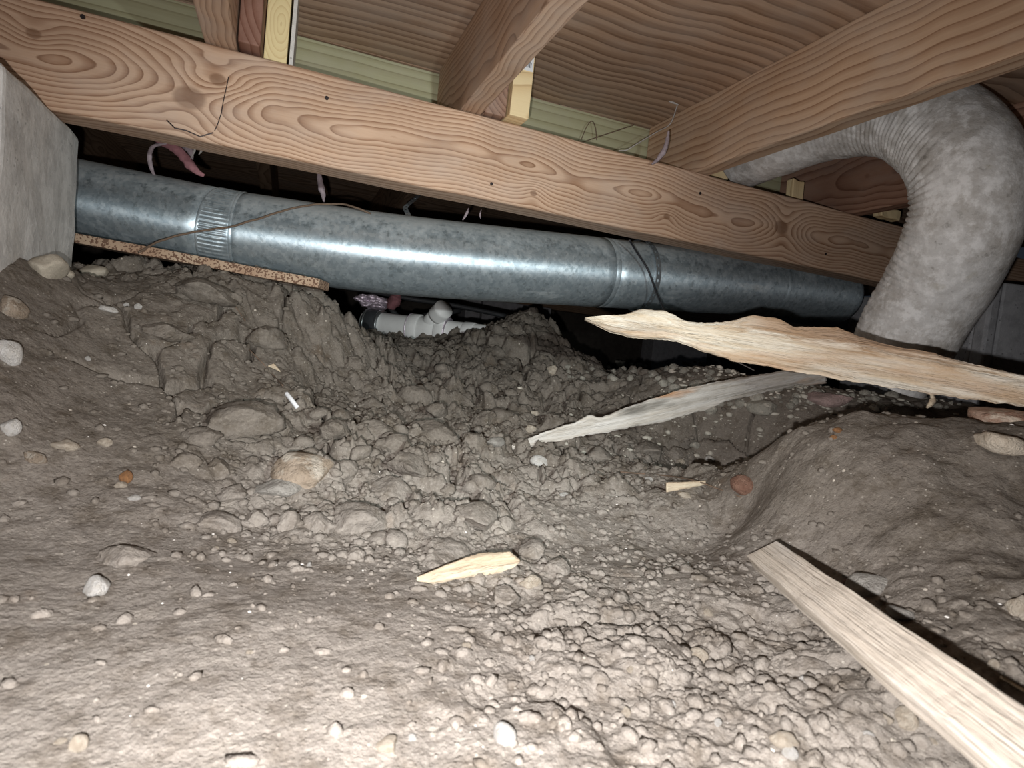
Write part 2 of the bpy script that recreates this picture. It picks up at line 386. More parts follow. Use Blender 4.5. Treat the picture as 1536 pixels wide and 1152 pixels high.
# ------------------------------------------------------------------ numpy noise
PERM = RNG.rand(256, 256); GA = RNG.rand(256, 256)*2*np.pi
def gnoise(x, y, seed=0):
    x = x+seed*17.3; y = y+seed*9.1
    xi = np.floor(x).astype(int); yi = np.floor(y).astype(int); fx = x-xi; fy = y-yi
    u = fx*fx*fx*(fx*(fx*6-15)+10); v = fy*fy*fy*(fy*(fy*6-15)+10)
    def g(a, b, dx, dy):
        an = GA[a & 255, b & 255]; return np.cos(an)*dx+np.sin(an)*dy
    n00 = g(xi, yi, fx, fy); n10 = g(xi+1, yi, fx-1, fy); n01 = g(xi, yi+1, fx, fy-1); n11 = g(xi+1, yi+1, fx-1, fy-1)
    return (n00*(1-u)+n10*u)*(1-v)+(n01*(1-u)+n11*u)*v
def fbm(x, y, s, o=4, seed=0, gain=.5):
    r = 0; a = 1.
    for i in range(o): r = r+a*gnoise(x*s, y*s, seed+i); s *= 2.03; a *= gain
    return r
def worley(x, y, s, seed=0):
    """F1, F2, id of nearest cell"""
    x = x*s+seed*5.7; y = y*s+seed*3.3
    xi = np.floor(x).astype(int); yi = np.floor(y).astype(int)
    f1 = np.full(x.shape, 9.); f2 = np.full(x.shape, 9.); idd = np.zeros(x.shape)
    for dx in (-1, 0, 1):
        for dy in (-1, 0, 1):
            a = xi+dx; b = yi+dy
            px = a+PERM[(a+seed*7) & 255, b & 255]; py = b+PERM[(b+91) & 255, (a+seed*13+40) & 255]
            d = np.hypot(px-x, py-y); idv = PERM[(a*3+5) & 255, (b*5+seed) & 255]
            m = d < f1
            f2 = np.where(m, f1, np.minimum(f2, d)); idd = np.where(m, idv, idd); f1 = np.where(m, d, f1)
    return f1, f2, idd

# ------------------------------------------------------------------ the ground
ctrl = []
def c_h(px, py, h): ctrl.append(PH(px, py, h) if False else (CAM + ray(px, py)*(h/ray(px, py)[2])))
def c_d(px, py, d): ctrl.append(P(px, py, d))
for a in [(0,1152,-.26),(400,1152,-.27),(768,1152,-.27),(1200,1152,-.255),(1536,1152,-.235),
          (0,900,-.25),(400,900,-.255),(768,900,-.26),(1100,930,-.25),(1350,880,-.195),(1536,900,-.172),
          (0,760,-.222),(250,760,-.230),(400,750,-.235),(600,800,-.246),(768,750,-.235),(950,760,-.235),(1060,780,-.235),
          (1080,870,-.245),(1180,880,-.238),(1250,960,-.238),(1400,1080,-.228),(1250,850,-.215),(1450,960,-.190),(1120,800,-.238),(1536,760,-.115),
          (0,650,-.165),(250,655,-.172),(450,660,-.180),(560,700,-.200),(700,650,-.18),(850,690,-.20),(950,680,-.20),(1085,705,-.235),(1110,665,-.21),(1105,735,-.24)]:
    c_h(*a)
for a in [(1172,660,.90),(1210,637,.91),(1300,622,.90),(1400,628,.85),(1536,640,.76),(1185,740,.80),(1142,765,.83),(1155,715,.87),(1300,750,.73),(1160,790,.80),(1420,740,.68),
          (1200,592,1.6),(1000,562,1.75),(1400,600,1.5),(1120,600,1.45),(850,532,1.9),(720,494,2.05),(800,470,2.25),(760,480,2.2),
          (640,515,2.1),(560,500,2.1),(1000,640,1.45),(850,600,1.6),(650,600,1.4),(560,560,1.45),(600,540,1.65),
          (400,600,1.02),(300,500,1.08),(200,430,1.15),(120,410,1.2),(330,418,1.28),(420,432,1.36),(480,442,1.45),(530,490,1.7),
          (0,385,.92),(60,392,1.05),(0,500,.80),(150,600,.84),(150,500,.96),(450,520,1.3),(350,560,1.06),(930,560,1.75),(1080,570,1.7)]:
    c_d(*a)
# out of the frame and beyond
for (x, y, z) in [(-.3,.05,-.27),(0,-.5,-.26),(.8,-.4,-.24),(-1,-.5,-.2),(-1.2,.6,0),(-1,1.4,.10),(-.5,1.75,.06),(0,1.9,.03),(.3,2.15,-.03),
                  (.8,2.5,.0),(1.15,2.25,-.18),(1.3,2.0,-.25),(1.8,2.0,-.2),(.2,2.8,-.10),(.8,3.0,-.25),(2,3,-.3),(3,3,-.3),(3,1.5,-.15),(2.4,1.2,-.08),(2,1,-.07),(1.9,.4,-.08),
                  (0,4,-.3),(2,5,-.35),(4,5,-.35),(-3,5,-.3),(-3,2,0),(-3,-1,-.2),(3,-1,-.15),(1.3,.8,-.10),(1.6,.6,-.08),(-2,3.5,-.2),(.5,6.5,-.35),(5,2,-.2),(0,-3,-.2),(4,-3,-.2),(-5,0,-.1)]:
    ctrl.append(np.array([x, y, z+H0]))
ctrl = np.array(ctrl)
def tps(r2): return np.where(r2 > 1e-12, r2*np.log(np.maximum(r2, 1e-12))*.5, 0)
n_ = len(ctrl); A = np.zeros((n_+3, n_+3))
A[:n_, :n_] = tps(((ctrl[:, None, :2]-ctrl[None, :, :2])**2).sum(-1)) + np.eye(n_)*.0012
A[:n_, n_] = 1; A[:n_, n_+1:] = ctrl[:, :2]; A[n_, :n_] = 1; A[n_+1:, :n_] = ctrl[:, :2].T
W_ = np.linalg.solve(A, np.concatenate([ctrl[:, 2], np.zeros(3)]))
def base_h(x, y):
    out = W_[n_]+W_[n_+1]*x+W_[n_+2]*y
    for i in range(n_): out = out+W_[i]*tps((x-ctrl[i, 0])**2+(y-ctrl[i, 1])**2)
    return out
def sstep(a, b, v): t_ = np.clip((v-a)/(b-a), 0, 1); return t_*t_*(3-2*t_)
Rmound = P(1400, 700, .68)
def blob(x, y, cx, cy, r0, r1): return 1-sstep(r0, r1, np.hypot(x-cx, y-cy))
G1 = P(700, 640, 1.25); G2 = P(900, 950, .6); G3 = P(540, 740, .85); G4 = P(1000, 600, 1.55)
SM = P(300, 950, .52); SM2 = P(960, 790, .8); SM3 = P(180, 560, .9)
def height(x, y):
    """ground height and the same without fine relief"""
    wx = x+.012*gnoise(x*22, y*22, 40)+.03*gnoise(x*7, y*7, 44); wy = y+.012*gnoise(x*22, y*22, 41)+.03*gnoise(x*7, y*7, 45)
    h = base_h(x, y)
    rough = .24+.85*blob(x, y, G1[0], G1[1], .2, .7)+.8*blob(x, y, G3[0], G3[1], .06, .3)+.30*blob(x, y, G2[0]+.05, G2[1], .05, .3)+.8*sstep(1.25, 1.6, y)
    rough = rough*(1-.88*blob(x, y, SM[0], SM[1], .10, .42))*(1-.75*blob(x, y, SM2[0], SM2[1], .10, .27))*(1-.5*blob(x, y, SM3[0], SM3[1], .10, .38))
    rough = rough*(1-.75*blob(x, y, Rmound[0]+.12, Rmound[1]-.02, .16, .34))
    rough = np.clip(rough, .05, 1.5)
    h = h+fbm(x, y, 5, 3, 3)*.018*(.25+.75*np.clip(rough, 0, 1.2))+fbm(x, y, 34, 4, 9, .6)*.0045*(.12+rough)
    h = h-rough*.017+.011*fbm(x, y, 15, 3, 77)*blob(x, y, Rmound[0]+.1, Rmound[1], .2, .4)
    # big angular clods and slabs with gaps between them
    f1, f2, i1 = worley(wx, wy, 9.5, 1)
    h = h+rough*.042*(i1-.25)*(i1 > .25)*sstep(.02, .30, f2-f1)*(1-.35*f1)
    f1, f2, i2 = worley(wx*.9+wy*.3, wy*.9, 21, 2)
    h = h+rough*.024*(i2-.2)*(i2 > .2)*sstep(.02, .34, f2-f1)*(1-.3*f1)
    f1, f2, i3 = worley(wx, wy, 48, 3)
    h = h+rough*.0085*i3*(i3 > .25)*sstep(.0, .55, f2-f1)
    f1, f2, i4 = worley(wx, wy, 120, 4)
    h = h+(.05+.95*rough)*.0030*i4*sstep(.0, .6, f2-f1)
    # drying cracks in the far bank and in the left-hand bank
    cm = np.clip(blob(x, y, G4[0]-.1, G4[1]+.15, .25, .75)+.8*blob(x, y, .15, 1.25, .2, .6)+.25*rough, 0, 1)*sstep(.85, 1.05, y)
    f1, f2, _ = worley(wx*1.0+.05*gnoise(x*11, y*11, 60), wy*.7, 7.5, 6)
    h = h-cm*.045*(1-sstep(.0, .075, f2-f1))*(fbm(x, y, 6, 2, 22) > -.12)
    return h
# polar grid centred under the lens, fine where the photograph looks
yaw = math.atan2(-MW[0, 2]*-1, MW[1, 2])           # heading of the view, measured from +Y towards +X
az_f = np.linspace(-.80, .80, 940); az_c = np.linspace(.80, 2*math.pi-.80, 90)[1:-1]
az = np.concatenate([az_f, az_c])+yaw
rad = [.10]
while rad[-1] < 8.5:
    r_ = rad[-1]; rad.append(r_+max(.0011, .0030*r_) * (1 if r_ < 2.9 else 5))
rad = np.array(rad); NA, NR = len(az), len(rad)
AZ, RR = np.meshgrid(az, rad); GX = RR*np.sin(AZ); GY = RR*np.cos(AZ)
GZ = height(GX, GY)
co_ = np.stack([GX.ravel(), GY.ravel(), GZ.ravel()], 1)
co_ = np.concatenate([co_, [[0, 0, float(GZ[0].mean())]]])
ii, jj = np.meshgrid(np.arange(NR-1), np.arange(NA), indexing='ij'); j2 = (jj+1) % NA
quads = np.stack([ii*NA+jj, ii*NA+j2, (ii+1)*NA+j2, (ii+1)*NA+jj], -1).reshape(-1, 4)[:, ::-1]
k = np.arange(NA); tris = np.stack([np.full(NA, NR*NA), (k+1) % NA, k], 1)[:, ::-1]
me = bpy.data.meshes.new('floor')
me.vertices.add(len(co_)); me.vertices.foreach_set('co', co_.ravel())
loops = np.concatenate([quads.ravel(), tris.ravel()])
me.loops.add(len(loops)); me.loops.foreach_set('vertex_index', loops)
me.polygons.add(len(quads)+len(tris))
me.polygons.foreach_set('loop_start', np.concatenate([np.arange(len(quads))*4, len(quads)*4+np.arange(len(tris))*3]))
me.update(calc_edges=True); me.validate()
me.shade_smooth()
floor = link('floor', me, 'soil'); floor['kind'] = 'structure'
if floor.data.polygons[10].normal.z < 0: floor.data.flip_normals()

def G(px, py, d0=.28, d1=5.):
    """where the line of sight of a pixel of the photograph meets the ground"""
    ds = np.linspace(d0, d1, 1600)[:, None]; pts = CAM+ray(px, py)[None]*ds
    hh = height(pts[:, 0], pts[:, 1]); k = np.argmax(pts[:, 2] < hh)
    if not (pts[:, 2] < hh).any(): k = len(ds)-1
    return pts[k], float(ds[k, 0])
def ground(x, y): return float(height(np.array([x], float), np.array([y], float))[0])

#@STRUCT
# ------------------------------------------------------------------ subfloor overhead
ceil = empty('ceiling', (0, 0, 0)); ceil['kind'] = 'structure'
ZS = .70+H0
for ix in range(3):
    for iy in range(-2, 5):
        L = 2.438
        o = board('plywood_sheet', (-3.0+ix*2.442+(0 if iy % 2 else -.6), .422+iy*1.2205+1.216, ZS+.0), (math.radians(90), 0, 0), L, .018, 1.216, 'ply', ceil, .001, 1, 0)
        o.location = V((-3.0+ix*2.442-(1.2 if iy % 2 else 0), .422+iy*1.2205+.608, ZS+.018)); o.rotation_euler = (math.radians(-90), 0, 0)
# lumber running away from us: local X -> world Y, local Z -> world Z
def joist(name, x0, th, y0, y1, z0, z1, m, label=None, seed=0, bev=.003, cat='joist', group=None, parent=None):
    # rotated +90 deg about Z: local X -> +Y, local Y -> -X
    o = board(name, (x0+th, y0, (z0+z1)/2+H0), (0, 0, math.radians(90)), y1-y0, th, z1-z0, m, parent, bev, 24, .0016, seed)
    if label: tag(o, label, cat, group)
    return o
joist('floor_joist', -.188, .057, -.6, 1.63, .51, .70, 'joist', 'brown floor joist above the long beam, leftmost at top of the view', 1)
joist('floor_joist', -.128, .040, 1.30, 1.63, .512, .70, 'red', 'reddish stained joist end lapped between brown joist and yellow block', 2)
yl = mk('joist_end', box_bm(-.022, .022, 0, .25, -.093, .093, .002), 'yellow'); yl.location = V((-.064, 1.375, .606+H0))
tag(yl, 'yellow end-grain timber block standing on the beam beside reddish joist', 'timber block')
joist('floor_joist', .325, .049, -.6, 1.63, .51, .70, 'joist', 'dusty floor joist crossing over the middle of the long beam', 3)
joist('floor_joist', .377, .050, 1.335, 1.63, .512, .70, 'joist_dark', 'dark ridged timber lapped beside the middle joist over the beam', 4)
cb = empty('joist_end', (.452, 1.315, .51+H0))
o = mk('timber', box_bm(-.023, .023, 0, .30, .002, .188, .002), 'cream', cb)
lb = mk('sticker', box_bm(-.018, .020, -.0012, 0, .105, .150, 0), 'white', cb)
for q in range(9):
    mk('print_mark', box_bm(-.012+q*.0032, -.012+q*.0032+(.0018 if q % 3 else .0009), -.0002, 0, .112, .128 if q % 2 else .124, 0), 'ink', lb).location = (0, -.0012, 0)
mk('print_mark', box_bm(-.012, .012, -.0002, 0, .134, .137, 0), 'ink', lb).location = (0, -.0012, 0)
mk('print_mark', box_bm(-.012, .004, -.0002, 0, .141, .143, 0), 'ink', lb).location = (0, -.0012, 0)
tag(cb, 'cream timber end with a white printed sticker beside the middle joist', 'timber block')
joist('floor_joist', .98, .050, -.6, 1.63, .51, .70, 'joist_right', 'large orange-brown floor joist slanting across the upper right', 5, .004)
joist('floor_joist', 1.572, .045, -.6, 1.70, .51, .70, 'joist_dark', 'dark reddish joist behind the curved flexible duct', 6)
joist('floor_joist', 2.18, .045, -.6, 1.63, .51, .70, 'joist_dark', 'rightmost dark joist, mostly hidden above the cinder block pier', 7)
for k, (x, s) in enumerate([(-.80, 8), (-1.41, 9)]):
    joist('floor_joist', x, .045, -.6, 1.63, .51, .70, 'joist', 'brown joist above left pier, outside most of the view', s, group='joists left of the pier')
# rim / blocking beyond the beam
def cross_board(name, x0, x1, y, th, z0, z1, m, seed=0, label=None, cat=None, parent=None):
    o = board(name, (x0, y, (z0+z1)/2+H0), (0, 0, 0), x1-x0, th, z1-z0, m, parent, .002, 16, .001, seed)
    if label: tag(o, label, cat)
    return o
cross_board('blocking_board', -.80, -.19, 1.635, .04, .515, .698, 'green', 1, 'green treated blocking board behind the left end of the beam', 'board')
cross_board('blocking_board', -.04, .374, 1.645, .04, .515, .698, 'green', 2, 'green treated blocking board between the left and middle joists', 'board')
cross_board('blocking_board', .376, 1.03, 1.635, .04, .515, .698, 'green', 3, 'green treated blocking board between middle joist and right joist', 'board')
cross_board('blocking_board', 1.03, 1.66, 1.71, .04, .515, .698, 'green', 4, 'green treated blocking board seen through the flexible duct loop', 'board')
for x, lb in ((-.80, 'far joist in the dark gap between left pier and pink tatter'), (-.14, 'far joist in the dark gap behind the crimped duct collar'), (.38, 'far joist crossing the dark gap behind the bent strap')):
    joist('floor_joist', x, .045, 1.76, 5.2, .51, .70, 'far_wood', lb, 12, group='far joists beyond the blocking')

# main beam (girder): slightly out of square with the joists
bm_root = empty('support_beam', (-.95, 1.312, .4175+H0), (0, 0, math.radians(1.75)))
bb = mk('timber', box_bm(0, 3.6, 0, .088, -.0925, .0925, .007, 3, 70, .0035, 2, 3.5), 'beam', bm_root)
tag(bm_root, 'long orange-brown timber beam running right across the view', 'beam')
def nail(px, py, parent, y):
    p = PY(px, py, y); bm = bmesh.new(); bmesh.ops.create_cone(bm, cap_ends=True, segments=10, radius1=.0048, radius2=.004, depth=.003)
    bmesh.ops.rotate(bm, verts=bm.verts, matrix=Matrix.Rotation(math.pi/2, 3, 'X'))
    o = mk('nail', bm, 'nail', parent); o.location = parent.matrix_world.inverted() @ V(p); return o
bpy.context.view_layer.update()
for px, py in [(490, 147), (737, 276), (1238, 381), (1050, 290), (124, 25), (872, 12)][:5]:
    r = ray(px, py); th = math.radians(1.75)
    # intersect with the beam's front face plane
    nrm = np.array([-math.sin(th), math.cos(th), 0]); d = np.dot(nrm, np.array([-.95, 1.312, 0]))/np.dot(nrm, r)
    p = CAM+r*d; bmn = bmesh.new(); bmesh.ops.create_cone(bmn, cap_ends=True, segments=10, radius1=.0045, radius2=.0038, depth=.004)
    bmesh.ops.rotate(bmn, verts=bmn.verts, matrix=Matrix.Rotation(math.pi/2, 3, 'X'))
    o = mk('nail', bmn, 'nail', bm_root); o.location = bm_root.matrix_world.inverted() @ V(p)
# crack in the beam face
def crack(pts, parent, w=.0016):
    th = math.radians(1.75); nrm = np.array([-math.sin(th), math.cos(th), 0]); L = []
    for px, py in pts:
        r = ray(px, py); d = np.dot(nrm, np.array([-.95, 1.312, 0]))/np.dot(nrm, r); L.append(parent.matrix_world.inverted() @ V(CAM+r*d*.9985))
    o = mk('split', tube_bm(L, w, 5), 'nail', parent)
crack([(343, 115), (340, 130), (335, 152), (332, 170), (326, 188), (322, 196)], bm_root, .0009)
crack([(250, 180), (262, 192), (280, 196), (300, 205), (320, 199)], bm_root, .0013)

# perimeter: foundation walls round the crawlspace, far girder with block piers
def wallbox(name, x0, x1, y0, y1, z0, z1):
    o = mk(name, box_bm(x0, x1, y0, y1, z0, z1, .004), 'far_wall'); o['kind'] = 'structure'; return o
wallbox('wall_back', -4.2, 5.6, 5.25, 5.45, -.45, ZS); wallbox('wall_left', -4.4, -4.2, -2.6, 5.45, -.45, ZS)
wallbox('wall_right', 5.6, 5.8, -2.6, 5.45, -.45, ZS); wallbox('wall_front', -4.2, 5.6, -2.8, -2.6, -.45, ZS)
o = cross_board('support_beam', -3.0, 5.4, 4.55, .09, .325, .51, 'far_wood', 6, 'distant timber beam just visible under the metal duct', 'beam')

def block(name, corner, dx, dy, z0, z1, m, rot, bev=.006, rough=.003, seed=1):
    bm = box_bm(0, dx, 0, dy, z0, z1, bev, 3)
    bmesh.ops.subdivide_edges(bm, edges=[e for e in bm.edges if e.calc_length() > .05], cuts=12, use_grid_fill=True)
    for v in bm.verts: v.co += Vector((nz(v.co, 14, seed), nz(v.co, 14, seed+3), nz(v.co, 14, seed+6)))*rough
    o = mk(name, bm, m); o.location = V((corner[0], corner[1], 0)); o.rotation_euler = (0, 0, rot); return o
o = block('concrete_pier', (-.80, 1.07), .397, .40, .02, .325+H0-.003, 'pier', 0, .014, .004)
o.location.x = -.797; o.rotation_euler.z = math.radians(2.2)
tag(o, 'pale grey concrete block pier carrying the left end of the beam', 'pier')
# right-hand cinder block pier
N = PH(1490, 420, .325); Lc = PH(1275, 446, .325)
ang = math.atan2(-(Lc[0]-N[0]), (Lc[1]-N[1]))
cp = empty('cinder_block_pier', (N[0], N[1], 0), (0, 0, ang)); Ln = float(np.hypot(*(Lc-N)[:2]))
bm = box_bm(.035, .42, .0, Ln, -.02, .322+H0, .006)
bmesh.ops.subdivide_edges(bm, edges=[e for e in bm.edges if e.calc_length() > .05], cuts=8, use_grid_fill=True)
for v in bm.verts: v.co += Vector((nz(v.co, 14, 3), nz(v.co, 14, 4), nz(v.co, 14, 5)))*.003
mk('block_body', bm, 'pier_dark', cp)
mk('block_face', box_bm(0, .035, .045, Ln-.01, -.02, .320+H0, .005), 'pier_dark', cp)
mk('block_ear', box_bm(-.004, .030, -.006, .040, -.02, .323+H0, .008), 'pier_dark', cp)
tag(cp, 'dark grey cinder block pier behind the flexible duct at right', 'pier')
# far piers under the distant beam
for (px0, px1, d, lab) in [(725, 828, 4.6, 'far grey block pier under the distant beam, left of the soil heap'), (988, 1070, 5.6, 'dim distant block pier in the dark behind the splintered board')]:
    a = PY(px0, 455, 4.40 if d < 5 else 4.9); b = PY(px1, 460, 4.40 if d < 5 else 4.9)
    o = block('concrete_pier', (a[0], a[1]), max(.2, b[0]-a[0]), .2, -.2, .322+H0, 'panel', 0, .006, .002, 4); tag(o, lab, 'pier')
    if d < 5:
        o2 = block('concrete_pier', (a[0]-.13, a[1]+.02), .12, .2, -.2, .322+H0, 'panel', 0, .006, .002, 5); tag(o2, 'narrow grey block standing against the left side of the far pier', 'pier')

#@DUCT
# ------------------------------------------------------------------ galvanised duct
RD = .1015
dpts = [P(-40, 262, 1.52), P(125, 303, 1.50), P(348, 349, 1.50), P(600, 383, 1.55), P(900, 409, 1.78), P(1150, 430, 2.06), P(1258, 442, 2.2)]
duct = empty('metal_duct', dpts[2]); duct.rotation_euler = (0, 0, 0)
tag(duct, 'round galvanised metal duct hanging behind and below the timber beam', 'duct')
inv = np.array(dpts[2])
def dseg(name, a, b, r0, r1, n=24, seam=False, rf=None, parent=duct, m='galv', seg=72):
    pts = [np.array(a)+(np.array(b)-np.array(a))*i/(n-1)-inv for i in range(n)]
    o = mk(name, tube_bm(pts, lambda t_: r0+(r1-r0)*t_, seg, rf, True), m, parent, True); return o
A0, A1, A2, A3, A4, A5, A6 = [np.array(p) for p in dpts]
u12 = (A2-A1)/np.linalg.norm(A2-A1); u23 = (A3-A2)/np.linalg.norm(A3-A2)
dseg('duct_section', A1-u12*.8, A2-u12*.030, RD, RD, 30)
# crimped joint
def crimp(i, a, p): return 1-.012*(.5+.5*math.cos(a*64))
pc = [A2-u12*.034-inv, A2-u12*.026-inv, A2-u12*.0-inv, A2+u23*.026-inv]
mk('crimped_collar', tube_bm(catmull(pc, 4), RD*1.006, 256, lambda i, a, p: 1+.010*math.cos(a*64)*(1 if 1 < i < 11 else 0), True), 'galv', duct, True)
for s_, u_ in ((-.034, u12), (.028, u23)):
    pp = A2+u_*s_-inv; mk('bead', tube_bm([pp-u_*.004, pp-u_*.002, pp+u_*.002, pp+u_*.004], lambda t_: RD*(1.012 if .2 < t_ < .8 else 1.0), 72, None, False), 'galv', duct, True)
u34 = (A4-A3)/np.linalg.norm(A4-A3)
# middle section follows a slight sag
allp = catmull([A2+u23*.026-inv, A3-inv, A4-inv, A5-inv, A6-inv], 18)
mk('duct_section', tube_bm(allp[:37], RD, 72), 'galv', duct, True)
mk('duct_section', tube_bm(allp[36:], RD, 72), 'galv', duct, True)
for base, u_ in ((A4, (A5-A4)/np.linalg.norm(A5-A4)), (A5, (A6-A5)/np.linalg.norm(A6-A5))):
    pp = base-inv; mk('bead', tube_bm([pp-u_*.008, pp-u_*.004, pp+u_*.004, pp+u_*.008], lambda t_: RD*(1.012 if .2 < t_ < .8 else 1.0), 72, None, False), 'galv', duct, True)
for c_, sgn in ((A2+u23*.045, 1),):
    for a_ in (200, 262):
        pass

# perforated hanger straps round the duct
def strap(name, centre, axis, a0, a1, r, w_, tail=None, label=''):
    bm = bmesh.new(); ax = V(axis).normalized(); n = Vector((0, 0, 1)); n = (n-ax*n.dot(ax)).normalized(); b = ax.cross(n); c_ = V(centre)
    path = []
    N_ = 90
    for i in range(N_+1):
        a = math.radians(a0+(a1-a0)*i/N_); path.append((c_+(n*math.cos(a)+b*math.sin(a))*r, (n*math.cos(a)+b*math.sin(a))))
    if tail is not None:
        p0 = path[-1][0]; tn = path[-1][1]
        for i in range(1, 14): path.append((p0+(V(tail)-p0)*i/13, tn))
    rows = []
    for p, nn in path: rows.append([bm.verts.new(p+ax*w_*k) for k in (-.5, -.17, .17, .5)]+[])
    for i in range(len(rows)-1):
        for k in range(3):
            if k == 1 and i % 3 == 1: continue
            bm.faces.new((rows[i][k], rows[i+1][k], rows[i+1][k+1], rows[i][k+1]))
    o = mk(name, bm, 'strap'); s = o.modifiers.new('s', 'SOLIDIFY'); s.thickness = .0012; tag(o, label, 'strap'); return o
cS = A4+(A5-A4)*.10; axS = A5-A4
strap('hanger_strap', A4+(A5-A4)*.20+np.array([0, 0, .001]), axS+np.array([0, -.02, .012]), 0, 359, RD+.006, .017, None, 'perforated metal hanger strap looped around the duct above the splinter tip')
p0 = P(612, 322, 1.66); p1 = p0+np.array([.012, .04, .20])
bm = bmesh.new(); path = catmull([p0-np.array([0, 0, .02]), p0, P(608, 312, 1.68), P(616, 304, 1.70), P(625, 296, 1.74)+np.array([0, .0, .0]), P(640, 280, 1.9)], 6)
rows = []
for p in path: rows.append([bm.verts.new(V(p+xv[0]*0+right*.007*k)) for k in (-1, -.35, .35, 1)])
for i in range(len(rows)-1):
    for k in range(3):
        if k == 1 and i % 3 == 1: continue
        bm.faces.new((rows[i][k], rows[i+1][k], rows[i+1][k+1], rows[i][k+1]))
o = mk('hanger_strap', bm, 'strap'); o.modifiers.new('s', 'SOLIDIFY').thickness = .001
tag(o, 'short bent perforated strap rising from the top of the duct', 'strap')

# flexible duct
fp = [P(1322, 566, 1.36), P(1350, 522, 1.33), P(1372, 480, 1.30), P(1408, 420, 1.25), P(1443, 345, 1.19), P(1452, 265, 1.18), P(1415, 202, 1.25), P(1340, 168, 1.36), P(1250, 180, 1.49), P(1170, 212, 1.62), P(1118, 235, 1.75)]
pts = catmull(fp, 44); Ls = np.cumsum([0]+[np.linalg.norm(pts[i+1]-pts[i]) for i in range(len(pts)-1)]); cen = np.mean([P(1290, 300, 1.3)], 0)
fr = frames(pts)
def flex_rf(i, a, p):
    c_ = fr[i][0]; inward = (V(cen)-c_).normalized(); dirv = (p-c_).normalized(); inn = max(0, inward.dot(dirv))
    s = Ls[i]; ph = s/.0155+1.2*nz(p, 9, 2)+ .35*math.sin(a*2)
    mid_ = math.exp(-((s/Ls[-1]-.36)/.30)**2)
    rdg = abs(math.sin(ph*math.pi))**.6
    tight = .35+1.0*inn
    return 1+(.005+.060*mid_*inn**1.3)*(rdg-.6)*tight + .022*nz(p, 16, 6) + .010*nz(p, 38, 7)*(1+1.5*inn) - .02*inn*mid_
def frad(t_): return .099-.010*sstep(.62, .95, t_)-.006*(1-sstep(0, .2, t_))
o = mk('flexible_duct', tube_bm(pts, lambda t_: float(frad(t_)), 110, flex_rf), 'flex', None, True)
tag(o, 'dusty off-white flexible duct arching up and over the beam', 'duct')

# strand board strip under the duct
a = P(88, 352, 1.30); b = P(478, 425, 1.345); yaw_ = math.atan2(b[1]-a[1], b[0]-a[0]); pit = -math.atan2(b[2]-a[2], np.hypot(b[0]-a[0], b[1]-a[1]))
o = board('strand_board_strip', a, (0, pit, yaw_), float(np.linalg.norm(b-a)), .10, .0205, 'particle', None, .0015, 12, .001)
tag(o, 'long speckled particle board strip lying under the left of the duct', 'board')

#@WOOD
# ------------------------------------------------------------------ split boards (loft of ragged sections)
def loft(name, top, bot, dep, thick, m, label, cat, n=120, prof=28, jag=.0025, seed=1, tilt=0.):
    """top/bot: outline of the broad face traced at its real depth; the body has thickness behind it"""
    tx = [p[0] for p in top]; ty = [p[1] for p in top]; bx = [p[0] for p in bot]; by = [p[1] for p in bot]
    x0 = min(tx[0], bx[0]); x1 = max(tx[-1], bx[-1]); dx = [p[0] for p in dep]; dd = [p[1] for p in dep]
    fwd = MW @ np.array([0, 0, 1.]); secs = []
    for i in range(n):
        s = i/(n-1); x = x0+(x1-x0)*s
        yt = np.interp(x, tx, ty)+ (nz((x*.05, 0, 0), 1., seed)*1.2+nz((x*.25, 0, 0), 1., seed)*1.3)*min(1, (x-x0)/60)
        yb = np.interp(x, bx, by)+ (nz((x*.05, 9, 0), 1., seed)*2.2+nz((x*.22, 4, 0), 1., seed)*1.2)*min(1, (x-x0)/60)
        if yb < yt+1: yb = yt+1
        d = np.interp(x, dx, dd); T = P(x, yt, d+tilt); B = P(x, yb, d); wv = T-B; wl = np.linalg.norm(wv)
        th = min(thick, wl*.6+.001); sec = []
        for k in range(prof):
            a = 2*math.pi*k/prof; c, sn = math.cos(a), math.sin(a)
            q = .5+.5*(abs(c)**.55)*(1 if c > 0 else -1)       # squarish section
            e = (abs(sn)**.6)*(1 if sn > 0 else -1)
            j = nz((k*.9, s*2.2, seed), 1.3, seed)*jag*2+nz((k*1.7, s*9, seed), 1.2, seed)*jag
            if sn < -.05: j += (nz((q*7, s*2.5, 2.0), 1.2, seed+4)*4.2+nz((q*17, s*5, 7.0), 1.2, seed+5)*2.0)*jag*min(1, wl/.03)
            sec.append(B+wv*q+fwd*(th*.5*(1+e*1.0)) + fwd*j*min(1, wl/.02))
        secs.append(sec)
    pts0 = np.mean(secs[0], 0); pts1 = np.mean(secs[-1], 0)
    ax = V(pts1-pts0).normalized(); wz = V(np.array(P(np.mean([x0, x1]), 0, 1))-np.array(P(np.mean([x0, x1]), 10, 1))); wz = (wz-ax*wz.dot(ax)).normalized(); ay = wz.cross(ax)
    R = Matrix((ax, ay, wz)).transposed().to_4x4(); Mx = Matrix.Translation(V(pts0)) @ R; iv = Mx.inverted()
    bm = bmesh.new(); rows = [[bm.verts.new(iv @ V(p)) for p in s_] for s_ in secs]
    for i in range(n-1):
        for k in range(prof): bm.faces.new((rows[i][k], rows[i+1][k], rows[i+1][(k+1) % prof], rows[i][(k+1) % prof]))
    bm.faces.new(rows[0]); bm.faces.new(rows[-1]); bmesh.ops.recalc_face_normals(bm, faces=bm.faces)
    o = mk(name, bm, m); o.matrix_world = Mx; tag(o, label, cat)
    o.data.shade_smooth()
    return o
